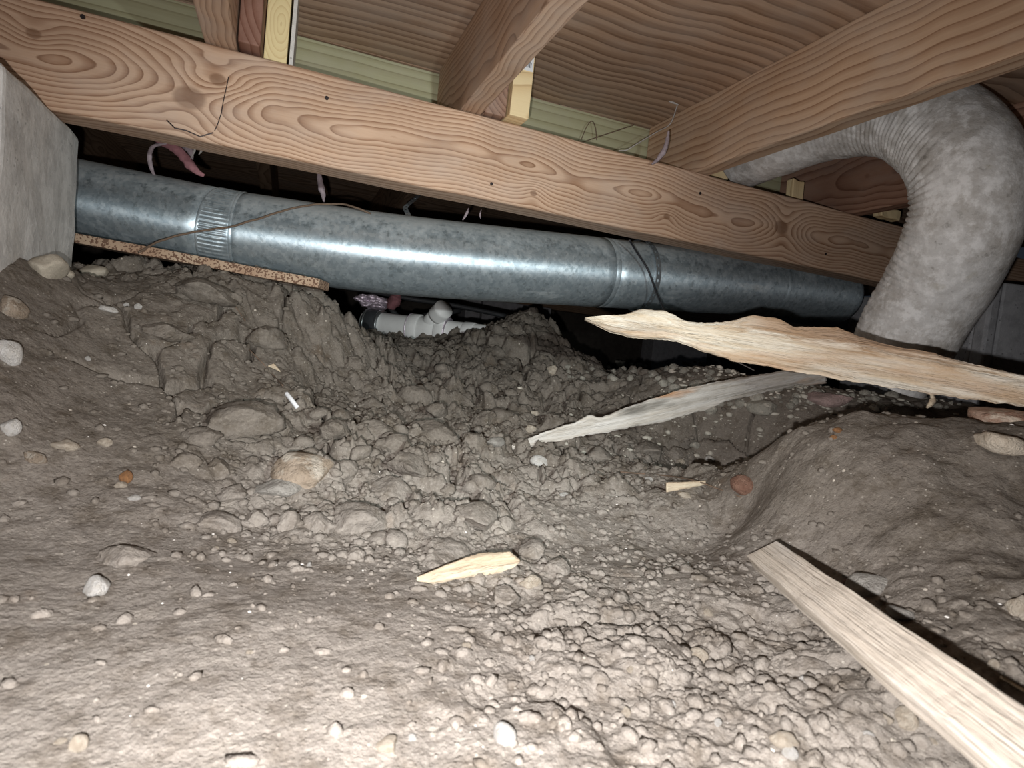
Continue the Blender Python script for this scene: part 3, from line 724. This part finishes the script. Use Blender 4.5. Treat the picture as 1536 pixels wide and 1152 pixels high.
loft('splintered_board', [(878,476),(905,473),(945,469),(965,462),(1000,465),(1030,480),(1060,484),(1100,481),(1130,472),(1165,476),(1192,489),(1260,490),(1290,503),(1340,518),(1400,528),(1440,541),(1536,562),(1750,605)],
     [(878,480),(920,499),(960,507),(1020,511),(1045,522),(1100,540),(1160,551),(1230,563),(1300,575),(1400,590),(1536,609),(1750,650)],
     [(878,1.20),(1100,1.08),(1300,.95),(1536,.82),(1750,.73)], .026, 'splinter', 'long pale splintered board with a sharp ragged tip, resting on right mound', 'board', 200, 34, .0028, 3, .02)
loft('split_lath', [(755,673),(800,655),(835,641),(862,634),(885,622),(900,627),(960,605),(1020,585),(1080,572),(1130,563),(1180,556),(1240,557)],
     [(755,678),(800,670),(850,659),(920,647),(1000,632),(1060,615),(1100,600),(1150,588),(1200,578),(1240,576)],
     [(755,1.16),(900,1.20),(1000,1.24),(1100,1.30),(1240,1.40)], .016, 'stick', 'grey weathered split lath with an orange patch, pointing down to the left', 'lath', 150, 24, .0018, 9, .004)
loft('wood_chip', [(625,866),(650,857),(690,842),(720,833),(765,830),(780,840)], [(625,872),(650,877),(700,869),(740,862),(770,852),(780,844)],
     [(625,G(628,872)[1]-.012),(780,G(775,852)[1]-.012)], .012, 'chip', 'pale splintered wood chip lying on the soil in the foreground', 'wood chip', 60, 18, .0016, 4)
p_, d_ = G(1030, 735)
loft('wood_chip', [(1000,724),(1030,723),(1058,721)], [(1000,739),(1030,734),(1059,728)], [(1000,d_-.02),(1060,d_+.01)], .008, 'chip', 'small orange-edged wood chip near the pit beside the right mound', 'wood chip', 30, 14, .001, 6)
loft('wood_chip', [(402,548),(410,545),(420,556)], [(402,550),(412,554),(420,558)], [(402, G(412,551)[1]-.012), (420, G(412,551)[1]-.012)], .005, 'chip', 'tiny pale wood chip on the middle of the left slope', 'wood chip', 14, 10, .0006, 2)

# plank at the lower right: local X along, Y thickness (down), Z width
a = PH(1120, 833, -.215); nl = PH(1487, 1147, -.18); ax_ = (nl-a)/np.linalg.norm(nl-a); r_ = ray(1165, 811)
wv_ = CAM+r_*(np.dot(a-CAM, ax_)/np.dot(r_, ax_))-a; WB = float(np.linalg.norm(wv_))
ax = V(ax_); side = V(wv_).normalized(); dn = side.cross(ax)
if dn.dot(V(a-CAM)) < 0: dn = -dn
R = Matrix((ax, dn, ax.cross(dn))).transposed().to_4x4(); sg = 1 if ax.cross(dn).dot(side) > 0 else -1
bm = box_bm(0, .75, 0, .018, min(0, sg*WB), max(0, sg*WB), .0012, 2, 60, .0012, 7, 26)
o = mk('wood_batten', bm, 'plank'); o.matrix_world = Matrix.Translation(V(a)) @ R
tag(o, 'straight pale sawn batten lying on soil at the lower right', 'batten')

# twigs, wires, strings
def strand(name, pts, r, m, label, cat, n=10, wob=.0):
    q = catmull(pts, n)
    if wob: q = [p+np.array([nz(p, 30, 1), nz(p, 30, 2), nz(p, 30, 3)])*wob for p in q]
    c0 = q[0]; o = mk(name, tube_bm([p-c0 for p in q], r, 6), m, None, True); o.location = V(c0); tag(o, label, cat); return o
strand('twig', [P(208,378,1.26),P(240,362,1.31),P(290,348,1.355),P(340,341,1.365),P(380,330,1.372),(P(430,315,1.40)),P(470,307,1.44),P(510,306,1.46),P(535,312,1.45),P(556,320,1.47)], .0024, 'twig', 'thin bent twig lying against the left of the metal duct', 'twig', 8, .002)
strand('black_wire', [P(944,360,1.60),P(955,378,1.64),P(972,405,1.66),P(985,440,1.64),P(1000,475,1.5)], .0028, 'wire', 'thin black wire hanging across the duct behind the splinter', 'wire')
strand('string', [P(1075,530,1.3),P(1090,536,1.35),P(1110,545,1.42),P(1132,556,1.5)], .0014, 'web', 'loose pale string in the dark gap under the splintered board', 'string')
strand('pale_cord', [P(928,226,1.56),P(940,225,1.55),P(955,216,1.56),P(985,198,1.60),P(1005,186,1.63),P(1016,158,1.58)], .0016, 'web', 'pale cord running up to the corner beside the right joist', 'cord')
def gstrand(name, pix, r, m, label, cat, lift=.002):
    strand(name, [G(*p)[0]+np.array([0, 0, lift]) for p in pix], r, m, label, cat, 6)
gstrand('grass_stem', [(930,711),(965,714),(1000,717),(1040,724),(1080,738),(1112,750)], .0013, 'twig', 'thin dry stem lying beside the small orange-edged chip', 'stem', .004)
gstrand('grass_stem', [(374,528),(392,546),(410,566),(424,582)], .0012, 'twig', 'thin dry stem on the left slope beside tiny wood chip', 'stem', .004)
gstrand('rolled_stub', [(429,594),(437,604),(446,616)], .0042, 'white', 'small white stub lying on the clods of the left slope', 'stub', .005)
gstrand('grass_stem', [(352,462),(358,470),(368,485)], .001, 'twig', 'short dry stem near the top of the left slope', 'stem', .004)
gstrand('straw_piece', [(1500,1023),(1518,1034),(1540,1047)], .0012, 'chip', 'yellow straw beside the batten at the right edge', 'straw', .004)

# insulation tatters and cobwebs
def tatter(name, pix, d, w_, m, label, seed=1, cat='insulation', wide=1.):
    pts = catmull([P(a, b, d+(i % 2)*.004) for i, (a, b) in enumerate(pix)], 7); c0 = pts[0]; n = len(pts)
    o = mk(name, tube_bm([p-c0 for p in pts], lambda t_: w_*(.35+.75*math.sin(math.pi*min(1, max(0, t_)))), 9, lambda i, a, p: .65+.75*abs(nz(p, 70, seed))+.5*abs(math.cos(a))*wide), m, None, True)
    o.location = V(c0); tag(o, label, cat); return o
tatter('insulation_tatter', [(228,200),(240,212),(262,222),(280,240),(292,255),(306,264)], 1.47, .0085, 'pink', 'pink insulation tatter hanging below the beam near the left pier', 3)
tatter('insulation_tatter', [(250,215),(230,220),(224,235),(228,255),(234,266)], 1.46, .004, 'mauve', 'thin curled greyish tatter hanging beside the pink insulation', 5)
tatter('insulation_tatter', [(250,214),(268,218),(284,224),(288,240)], 1.50, .007, 'mauve', 'mauve wisp behind the pink insulation tatter', 8)
tatter('insulation_tatter', [(1003,196),(1001,210),(996,226),(986,240),(978,246)], 1.50, .006, 'mauve', 'pinkish wisp clinging to the right joist near the beam', 11)
tatter('cobweb', [(478,258),(480,272),(483,285),(486,303)], 1.62, .006, 'mauve', 'dusty cobweb strand hanging behind the beam, above the duct', 12, 'cobweb')
tatter('cobweb', [(703,312),(699,322),(694,330)], 1.62, .0028, 'mauve', 'short pale cobweb strand above the middle of the duct', 14, 'cobweb')
tatter('cobweb', [(722,314),(720,322),(721,328)], 1.62, .002, 'mauve', 'tiny cobweb strand to the right of another above the duct', 15, 'cobweb')
tatter('cobweb', [(456,104),(458,96),(464,92),(468,97),(466,103)], 1.56, .0045, 'web', 'curled grey cobweb against green blocking beside yellow block', 16, 'cobweb')
tatter('cobweb', [(186,0),(192,8),(202,15),(214,22)], 1.58, .012, 'web', 'white cobweb clump on green blocking at the upper left', 17, 'cobweb')
for k, pix in enumerate([[(288,217),(292,225),(286,238)], [(300,219),(302,226),(298,232)]]):
    tatter('cobweb', pix, 1.46, .0016, 'web', 'fine white threads hanging under the beam right of pink tatter', 18+k, 'cobweb')['group'] = 'fine threads under beam'
for pix, lab in [([(870,214),(880,190),(888,182),(893,192),(895,210)], 'looped dark rootlet against the green blocking board'), ([(872,214),(905,203),(950,188)], 'straight dark rootlet along the green blocking board')]:
    strand('rootlet', [P(a, b, 1.72) for a, b in pix], .0012, 'twig', lab, 'rootlet')

gs = mk('metal_strip', box_bm(-.004, .004, 0, .22, -.092, .092, .001), 'pier'); gs.location = V((-.034, 1.385, .606+H0)); tag(gs, 'narrow grey strip on the right side of the yellow end-grain block', 'strip')
tatter('cobweb', [(1003,152),(1010,154),(1018,157)], 1.60, .002, 'web', 'tiny white web where the right joist meets the ceiling', 30, 'cobweb')
tatter('cobweb', [(1396,588),(1399,598),(1396,606),(1390,612)], .93, .0035, 'chip', 'pale dangling fibre under the splintered board above the mound', 31, 'fibre')
# broken wood pieces behind the flex duct, seen over the beam
for px, py, sx, sz, m, lab in [(1192, 290, .05, .075, 'cream', 'torn cream wood sliver standing behind the beam inside the duct loop'), (1330, 322, .09, .03, 'cream', 'small pale block on the beam near the cinder pier side'), (1075, 258, .06, .045, 'cream', 'pale block end beside the mouth of the flexible duct')]:
    p = PY(px, py, 1.50 if px != 1330 else 1.40); bm = box_bm(-sx/2, sx/2, -.015, .015, -sz/2, sz/2, .003, 2, 5, .006, px, 22)
    o = mk('wood_scrap', bm, m); o.location = V(p); tag(o, lab, 'wood scrap')

#@PVC
# ------------------------------------------------------------------ white drain pipe
pa = P(548, 484, 2.38); pb = P(770, 512, 2.20); L = float(np.linalg.norm(pb-pa)); u = (pb-pa)/L
pv = empty('drain_pipe', pa); tag(pv, 'white plastic drain pipe with a wye fitting in the far soil', 'pipe')
def pp(px): # parameter of a photo column along the pipe
    best = min(range(401), key=lambda i: abs(proj(pa+u*L*i/400)-px)); return L*best/400
def proj(p):
    c = MW.T @ (np.array(p)-CAM); return CX+F*c[0]/c[2]
RP = .050
def pseg(name, x0, x1, r, m='pvc', par=pv):
    s0, s1 = pp(x0), pp(x1); e = .002
    pts = [u*s0, u*(s0+e), u*(s0+(s1-s0)*.5), u*(s1-e), u*s1]
    return mk(name, tube_bm(pts, lambda t_: r*(1 if .1 < t_ < .9 else .975), 40), m, par, True)
pseg('pipe_run', 548, 768, RP*.96)
pseg('rubber_coupling', 553, 573, RP*1.12, 'rubber')
pseg('clamp_band', 551.5, 554.5, RP*1.16, 'steel'); pseg('clamp_band', 570.5, 574, RP*1.16, 'steel')
pseg('hub', 617, 631, RP*1.16); pseg('wye_body', 630, 660, RP*1.04); pseg('hub', 658, 673, RP*1.16); pseg('hub', 696, 712, RP*1.03)
for x_ in (617, 672.5): pseg('primer_ring', x_-.5, x_+.5, RP*1.18, 'foil')
b0 = P(640, 488, 2.30)-pa; b1 = P(657, 472, 2.24)-pa; b2 = P(666, 463, 2.21)-pa
mk('wye_branch', tube_bm([b0, (b0+b1)/2, b1], RP*.62, 32), 'pvc', pv, True)
mk('branch_hub', tube_bm([b1-(b1-b0)*.1, b1, b1+(b2-b1)*.7, b2], RP*.72, 32), 'pvc', pv, True)
# foil-faced insulation and black line beyond
def crumple(name, c_, sx, sy, sz, m, label, cat, seed, rot=0., par=None):
    bm = bmesh.new(); bmesh.ops.create_icosphere(bm, subdivisions=4, radius=1)
    for v in bm.verts:
        d = v.co.copy(); f_ = 1+.35*nz(d, 1.6, seed)+.22*abs(nz(d, 4.5, seed))-.1
        q = max(abs(d.x), abs(d.y), abs(d.z)); f_ *= (.75+.35*(1/q-1)) if True else 1
        v.co = Vector((d.x*sx, d.y*sy, d.z*sz))*f_
    o = mk(name, bm, m, par, False)
    if par is None: o.location = V(c_); o.rotation_euler = (0, rot, 0); tag(o, label, cat)
    return o
crumple('foil_insulation', P(558, 453, 2.42), .088, .05, .036, 'foil', 'crumpled lilac foil-faced insulation above the drain coupling', 'insulation', 5, .1)
tatter('insulation_tatter', [(596,438),(594,446),(588,456),(582,462)], 2.38, .020, 'pink', 'dusty pink insulation roll hanging right of the foil piece', 21)
strand('black_hose', [P(520,432,2.40),P(545,435,2.40),P(580,441,2.40),P(620,449,2.40),P(680,458,2.45),P(760,474,2.5)], .010, 'rubber', 'shiny black hose slung under the duct above the drain pipe', 'hose', 8)
strand('black_hose', [P(585,462,2.5),P(605,480,2.5),P(640,473,2.52),P(690,466,2.6)], .012, 'rubber', 'sagging dull black hose directly behind the wye fitting', 'hose', 8)

#@STONES
# ------------------------------------------------------------------ stones and clods
def rock_mesh(name, seed, sub=3, cuts=7, amp=.18, squash=.7):
    rr = random.Random(seed); bm = bmesh.new(); bmesh.ops.create_icosphere(bm, subdivisions=sub, radius=1)
    planes = []
    for _ in range(cuts):
        d = Vector((rr.uniform(-1, 1), rr.uniform(-1, 1), rr.uniform(-1, 1))).normalized(); planes.append((d, rr.uniform(.58, .86)))
    for v in bm.verts:
        c = v.co
        for d, k in planes:
            e = c.dot(d)-k
            if e > 0: c -= d*e*.93
        c *= 1+amp*.8*nz(c, 1.3, seed)+amp*.4*nz(c, 4, seed+1)+amp*.28*nz(c, 11, seed+2)
        v.co = Vector((c.x, c.y*.88, c.z*squash))
    me = bpy.data.meshes.new(name); bm.to_mesh(me); bm.free(); me.shade_smooth(); return me
MESH = {}
def rmesh(kind, mat, v, sub=3):
    k = (kind, mat, v, sub)
    if k not in MESH:
        a = {'stone': (8, .16, .66), 'pebble': (3, .10, .70), 'clod': (13, .24, .74), 'flat': (8, .2, .35)}[kind]
        m = rock_mesh(kind+'_'+mat, v*7+len(kind), sub, a[0], a[1], a[2]); m.materials.append(M[mat]); MESH[k] = m
    return MESH[k]
def rock(name, px, py, w, h, kind, mat, label, cat, group=None, var=None, sub=3, sink=.25, rot=None):
    p, d = G(px, py+h*.25)
    s = w*.5*d/F*1.15; me = rmesh(kind, mat, var if var is not None else random.randrange(6), sub)
    o = bpy.data.objects.new(name, me); C.objects.link(o)
    hz = s*min(1.3, max(.45, h/w))/{'stone': .66, 'pebble': .7, 'clod': .78, 'flat': .35}[kind]*.9
    hz = min(hz, s*2.2)
    o.scale = (s, s*.95, hz); o.rotation_euler = (random.uniform(-.25, .25), random.uniform(-.25, .25), random.uniform(0, 6.28) if rot is None else rot)
    o.location = V(p+np.array([0, 0, hz*.66*(.5-sink)])); tag(o, label, cat, group); return o
S = 'stone'; B_ = 'pebble'
stones = [
 ('stone',10,528,34,56,S,'white_stone','large white stone cut by the left edge of the view'),
 ('stone',20,457,46,40,S,'tan_stone','tan rough stone above the white one at the left edge'),
 ('stone',15,641,24,30,S,'white_stone','white angular stone low on the left edge of the slope'),
 ('stone',98,668,34,18,S,'cream_stone','flat cream stone left of the small round pale pebble'),
 ('pebble',157,664,18,15,B_,'cream_stone','round pale pebble on the lower left slope'),
 ('stone',55,686,30,20,S,'tan_stone','tan stone below the flat cream stone at lower left'),
 ('stone',187,716,18,22,S,'orange_stone','orange stone chip standing in soil at left'),
 ('stone',180,728,18,12,S,'cream_stone','cream chip touching the foot of the orange stone chip'),
 ('pebble',201,747,16,11,B_,'white_stone','small white pebble just below the orange stone chip'),
 ('stone',417,727,68,30,S,'grey_stone','light jagged grey stone left of the big brown rock'),
 ('rock',455,700,88,66,S,'tan_stone','big pale brown rock in the middle of the left clods'),
 ('stone',145,880,38,32,S,'white_stone','white angular stone alone on the smooth foreground soil'),
 ('stone',808,692,26,17,B_,'white_stone','smooth white pebble below the point of the split lath'),
 ('stone',742,663,27,14,S,'grey_stone','pale flat stone touching the point of the split lath'),
 ('pebble',755,1103,36,34,B_,'white_stone','large white pebble at bottom centre of the foreground'),
 ('pebble',618,1106,14,14,B_,'white_stone','small bright white pebble left of the large white pebble'),
 ('stone',580,1117,38,26,S,'cream_stone','rounded pinkish cream stone at the bottom left of centre'),
 ('stone',117,1118,26,34,S,'cream_stone','cream wedge-shaped stone in the bottom left corner'),
 ('stone',88,1113,20,12,S,'cream_stone','small cream stone touching the wedge-shaped one at bottom left'),
 ('pebble',797,988,10,10,B_,'white_stone','tiny bright white pebble in the centre foreground'),
 ('pebble',700,968,15,11,B_,'cream_stone','small cream pebble left of the tiny bright pebble'),
 ('stone',795,873,30,18,S,'cream_stone','cream stone just right of the pale wood chip end'),
 ('pebble',1208,1022,22,14,B_,'white_stone','bright white oval pebble left of the batten'),
 ('pebble',1046,984,27,25,B_,'cream_stone','round tan pebble between centre and batten'),
 ('stone',1358,1078,36,32,S,'cream_stone','cream stone against the lower edge of the batten'),
 ('stone',1326,1078,24,18,S,'cream_stone','smaller cream stone left of the one by the batten'),
 ('stone',1175,1110,38,24,S,'cream_stone','broad cream stone at the bottom right of centre'),
 ('stone',1184,1130,24,20,S,'white_stone','white stone directly below the broad cream stone'),
 ('pebble',1077,1084,12,12,B_,'white_stone','tiny white pebble left of the broad cream stone'),
 ('pebble',1302,1104,16,14,B_,'white_stone','small white pebble below the batten near the bottom'),
 ('pebble',1399,1113,14,13,B_,'cream_stone','small cream pebble at the bottom beside the batten'),
 ('rock',1302,875,60,42,S,'grey_stone','light grey rock above the batten on the right mound'),
 ('pebble',1490,997,14,22,B_,'cream_stone','upright pale pebble right of the batten'),
 ('stone',1526,912,34,48,S,'cream_stone','pale jagged stone at the right edge above the batten'),
 ('stone',1352,921,44,14,'flat','grey_stone','thin flat grey flake above the batten'),
 ('pebble',1268,873,11,10,B_,'pink_stone','tiny pink pebble at the upper edge of the batten'),
 ('stone',1113,727,36,28,B_,'red_stone','reddish round stone at the bottom of the dark pit'),
 ('pebble',973,719,11,9,B_,'white_stone','tiny white pebble left of the orange-edged chip'),
 ('pebble',1028,743,22,10,S,'cream_stone','pale pebble lying just under the orange-edged chip'),
 ('pebble',1021,692,14,10,B_,'cream_stone','small pale pebble left above the orange-edged chip'),
 ('pebble',1064,688,13,9,B_,'white_stone','small white pebble above right of the orange-edged chip'),
 ('stone',1042,668,14,11,B_,'gravel','small gravelly pebble in the right half below the lath'),
 ('stone',795,643,18,12,S,'cream_stone','pale pebble just above the point of the split lath'),
 ('stone',800,620,16,10,S,'cream_stone','pale pebble on the cracked bank above the lath point'),
 ('stone',828,555,16,14,S,'cream_stone','yellowish stone set in the dark cracked bank'),
 ('stone',1240,598,64,22,S,'pink_stone','pinkish flat rock below the splintered board'),
 ('rock',1502,622,84,38,S,'brick_rock','reddish pitted rock at right edge under the splintered board'),
 ('rock',1143,606,46,26,S,'gravel','largest grey stone in the gravel under the lath end'),
 ('stone',1495,668,76,24,'flat','cream_stone','pale broken mortar patch on top of the right mound'),
 ('stone',1256,647,15,8,'flat','orange_stone','orange flake on the crest of the right mound'),
 ('stone',1250,658,10,8,'flat','orange_stone','smaller orange flake just under the other on right mound'),
 ('stone',206,460,12,12,S,'white_stone','small white stone high on the left slope'),
 ('stone',162,467,24,8,'flat','white_stone','flat white sliver high on the left slope'),
 ('pebble',189,457,8,8,B_,'white_stone','tiny white pebble between two white stones on left slope'),
 ('pebble',132,538,8,8,B_,'white_stone','tiny white pebble in the middle of left slope'),
 ('pebble',324,822,9,6,B_,'cream_stone','tiny cream pebble right of the half-buried clod'),
 ('pebble',348,811,12,8,B_,'cream_stone','small yellowish pebble right of the half-buried clod'),
 ('pebble',376,978,14,8,B_,'cream_stone','small yellow pebble on the smooth foreground'),
 ('pebble',464,847,8,8,B_,'white_stone','tiny white pebble below the clods, left of the chip'),
 ('pebble',845,742,14,6,S,'white_stone','tiny white chip right of the round clod in centre'),
 ('pebble',945,1004,10,10,B_,'cream_stone','tiny cream pebble in the right foreground crumbs'),
 ('pebble',1008,1056,11,11,B_,'white_stone','tiny white pebble near the bottom right of centre'),
 ('stone',938,1068,14,20,S,'cream_stone','narrow cream stone near the bottom right of centre'),
 ('stone',1062,920,16,12,S,'cream_stone','small cream stone among the crumbs left of batten tip'),
]
for nm, px, py, w_, h_, kd, mt, lab in stones: rock(nm, px, py, w_, h_, kd, mt, lab, 'rock' if nm == 'rock' else 'stone', sink=.25 if w_ > 40 else .0)
chunks = [(68,398,62,40,'pale broken concrete chunk at the foot of the left pier'),(100,408,22,18,'small pale concrete crumb at the pier base right of the chunk'),(145,408,44,10,'flat pale concrete sliver between the pier foot and duct')]
for px, py, w_, h_, lab in chunks: rock('concrete_chunk', px, py, w_, h_, S, 'chunk', lab, 'concrete chunk', sink=.2)
clods = [
 (360,622,110,66,'large rounded brown clod low on the left slope'),(300,432,96,44,'long whitish-topped clod near the top of left slope'),(345,444,32,26,'round pale-topped clod beside the long one, left slope'),
 (400,500,56,50,'pale-crusted clod in middle of the upper left bank'),(250,495,66,34,'white-dusted clod in the upper left bank'),(420,640,50,40,'round clod right of the large rounded clod'),(300,650,60,34,'flat clod below the large rounded clod'),
 (185,828,78,40,'half-buried round clod in the smooth left foreground'),(540,772,84,56,'large smooth clod left of centre'),(590,728,60,46,'clod right above the large smooth clod'),(610,690,66,40,'square grey clod in the centre heap'),
 (655,647,82,40,'broad flat grey clod at the centre of the heap'),(720,764,82,40,'lone rounded clod in the centre'),(668,822,86,34,'low wide clod right above the pale wood chip'),(795,822,50,42,'rounded clod right of pale wood chip'),
 (834,846,40,38,'round ball-like clod right of the pale wood chip'),(757,888,52,38,'clod just below the pale wood chip'),(535,829,28,24,'small round clod left of pale wood chip'),(430,778,34,46,'upright clod at left of the clod row'),
 (480,782,48,40,'rounded clod in the row left of the large smooth clod'),(898,679,52,36,'dark round clod below the lath'),(972,671,60,34,'dark wide clod below the lath, right of another'),(1215,1000,80,44,'grey flattened clod below the batten'),
 (622,588,52,46,'bright upright clod in the torchlit far hollow'),(655,612,36,30,'bright clod just right of the upright one'),(280,690,44,36,'tan clod below the left slope'),(325,698,46,40,'reddish brown clod beside the tan one'),(350,735,50,30,'clod under the reddish brown one'),
 (400,668,44,34,'brown clod above the big pale brown rock'),(560,640,60,40,'clod at the left of the centre heap'),(505,640,50,36,'clod between left slope and centre heap'),(520,700,50,36,'clod right of the big pale brown rock'),(575,665,40,26,'small clod inside the centre heap'),
 (1155,880,24,20,'small clod above the batten tip'),(1190,1000,40,30,'round clod left of the grey flattened clod'),(330,778,60,30,'low clod left of the clod row'),(385,775,40,34,'low round clod beginning the clod row'),
]
for px, py, w_, h_, lab in clods: rock('soil_clod', px, py, w_, h_, 'clod', 'clod', lab, 'clod', sub=4, sink=.32)

LM = [(12,528,'the big white stone at the left edge'),(98,668,'the flat cream stone'),(185,720,'the orange stone chip'),(455,700,'the big pale brown rock'),(360,622,'the large rounded clod'),
 (300,432,'the long whitish-topped clod'),(437,605,'the white stub'),(540,772,'the large smooth clod'),(655,647,'the broad flat grey clod'),(720,764,'the lone rounded clod'),(622,588,'the bright upright clod'),
 (700,853,'the pale wood chip'),(834,846,'the ball-like clod'),(757,888,'the clod under the wood chip'),(808,692,'the smooth white pebble'),(755,1103,'the large white pebble'),(797,988,'the tiny bright pebble'),
 (1046,984,'the round tan pebble'),(1208,1022,'the bright oval pebble'),(1175,1110,'the broad cream stone'),(1358,1078,'the cream stone by the batten'),(1142,822,'the batten tip'),(1302,875,'the light grey rock'),
 (1490,997,'the upright pale pebble'),(1526,912,'the jagged stone at the right edge'),(1215,1000,'the grey flattened clod'),(755,675,'the point of the lath'),(900,640,'the lower half of the lath'),(1100,590,'the upper half of the lath'),
 (1030,729,'the orange-edged chip'),(1113,727,'the reddish round stone'),(1143,606,'the largest gravel stone'),(1220,597,'the pinkish flat rock'),(1502,622,'the reddish pitted rock'),(828,555,'the yellowish bank stone'),
 (1062,920,'the small cream stone'),(945,1004,'the tiny cream pebble'),(700,968,'the small cream pebble'),(880,480,'the splinter tip'),(1000,500,'the tip half of the splinter'),(1350,560,'the wide half of the splinter'),(640,490,'the drain pipe'),(1000,562,'the crest of the bank'),(950,900,'the middle of the crumbs')]
USED = {}
def scatter(n, region, wr, mat, kind, name, label, cat, group, sub=2, flatk=.8):
    """each small one is described by its size and by the landmark it lies nearest to"""
    for _ in range(n):
        u_ = random.random(); x0, y0, x1, y1 = region; px = random.uniform(x0, x1); py = y0+(y1-y0)*u_
        w_ = random.uniform(*wr)*(.55+.9*random.random()**2)
        L = sorted(LM, key=lambda l: math.hypot(l[0]-px, l[1]-py))[0]; dx, dy = px-L[0], py-L[1]; ds = math.hypot(dx, dy); k = w_/wr[1]
        size = 'tiny' if k < .55 else 'small' if k < .85 else 'fair-sized'
        an = math.degrees(math.atan2(-dy, dx)) % 360
        dr = ['right of', 'above right of', 'above', 'above left of', 'left of', 'below left of', 'below', 'below right of'][int((an+22.5)//45) % 8]
        lb = '%s %s %s %s %s' % (size, label, 'close' if ds < 32 else 'a little' if ds < 75 else 'well', dr, L[2])
        rock(name, px, py, w_, w_*flatk, kind, mat, lb, cat, USED.setdefault(lb, group), sub=sub, sink=.45)
scatter(120, (990,566,1440,612), (9, 22), 'gravel', S, 'gravel_stone', 'grey gravel stone', 'stone', 'gravel stones on the far bank')
scatter(70, (850,540,1120,566), (7, 14), 'gravel', S, 'gravel_stone', 'crest gravel stone', 'stone', 'gravel stones on the crest')
scatter(90, (660,850,1180,1120), (14, 30), 'clod', 'clod', 'soil_clod', 'brown crumbly clod', 'clod', 'small foreground clods')
scatter(75, (380,600,760,830), (18, 40), 'clod', 'clod', 'soil_clod', 'brown heap clod', 'clod', 'small clods of the centre heap')
scatter(40, (540,530,1000,660), (10, 24), 'clod', 'clod', 'soil_clod', 'dark bank clod', 'clod', 'small clods of the far bank')
scatter(35, (1180,880,1536,1152), (16, 32), 'clod', 'clod', 'soil_clod', 'brown clod', 'clod', 'small clods round the batten')

# loose crumbs nobody could count: one mesh per kind
ico = bmesh.new(); bmesh.ops.create_icosphere(ico, subdivisions=1, radius=1); ico.verts.ensure_lookup_table()
IV = np.array([v.co[:] for v in ico.verts]); IF = np.array([[v.index for v in f.verts] for f in ico.faces]); ico.free()
def crumbs(name, n, sampler, smin, smax, mat, label, smooth=False):
    XY = sampler(n); n = len(XY); H = height(XY[:, 0], XY[:, 1]); s = smin+(smax-smin)*RNG.rand(n)**2.6
    V_ = IV[None]*(1+.55*(RNG.rand(n, len(IV), 1)-.5)); V_ = V_*np.stack([s*(.7+.9*RNG.rand(n)), s*(.6+.4*RNG.rand(n)), s*(.4+.4*RNG.rand(n))], 1)[:, None, :]
    th = RNG.rand(n)*6.28; c, s_ = np.cos(th)[:, None], np.sin(th)[:, None]
    X = V_[..., 0]*c-V_[..., 1]*s_+XY[:, :1]; Y_ = V_[..., 0]*s_+V_[..., 1]*c+XY[:, 1:2]; Z = V_[..., 2]+(H+s*.05)[:, None]
    vv = np.stack([X, Y_, Z], -1).reshape(-1, 3); ff = (IF[None]+(np.arange(n)*len(IV))[:, None, None]).reshape(-1, 3)
    me = bpy.data.meshes.new(name); me.vertices.add(len(vv)); me.vertices.foreach_set('co', vv.ravel())
    me.loops.add(ff.size); me.loops.foreach_set('vertex_index', ff.ravel()); me.polygons.add(len(ff)); me.polygons.foreach_set('loop_start', np.arange(len(ff))*3)
    me.update(calc_edges=True); me.validate()
    if smooth: me.shade_smooth()
    o = link(name, me, mat); tag(o, label, 'soil' if mat != 'white_stone' else 'grit', None, 'stuff'); return o
def polar(n, a0, a1, r0, r1, p=1.):
    a = yaw+a0+(a1-a0)*RNG.rand(n); r = r0+(r1-r0)*RNG.rand(n)**p; return np.stack([r*np.sin(a), r*np.cos(a)], 1)
def s_main(n):
    xy = polar(n*3, -.8, .8, .3, 2.3, 1.1)
    k = blob(xy[:, 0], xy[:, 1], G1[0], G1[1], .3, .8)+blob(xy[:, 0], xy[:, 1], G2[0]+.08, G2[1], .12, .32)*.9+blob(xy[:, 0], xy[:, 1], G3[0], G3[1], .1, .3)*.5+.06
    return xy[RNG.rand(len(xy)) < k][:n]
crumbs('soil_crumbs', 8000, s_main, .0012, .0085, 'clod', 'loose brown soil crumbs strewn over the whole crawlspace floor')
crumbs('white_grit', 160, lambda n: polar(n, -.8, .8, .3, 1.4, 1.), .0006, .0024, 'white_stone', 'tiny specks of white grit scattered on the soil')
crumbs('fine_gravel', 900, lambda n: np.stack([P(1200, 590, 1.55)[0]+RNG.randn(n)*.28, P(1200, 590, 1.55)[1]+RNG.randn(n)*.12], 1), .003, .012, 'gravel', 'fine grey gravel covering the far bank below the splintered board')
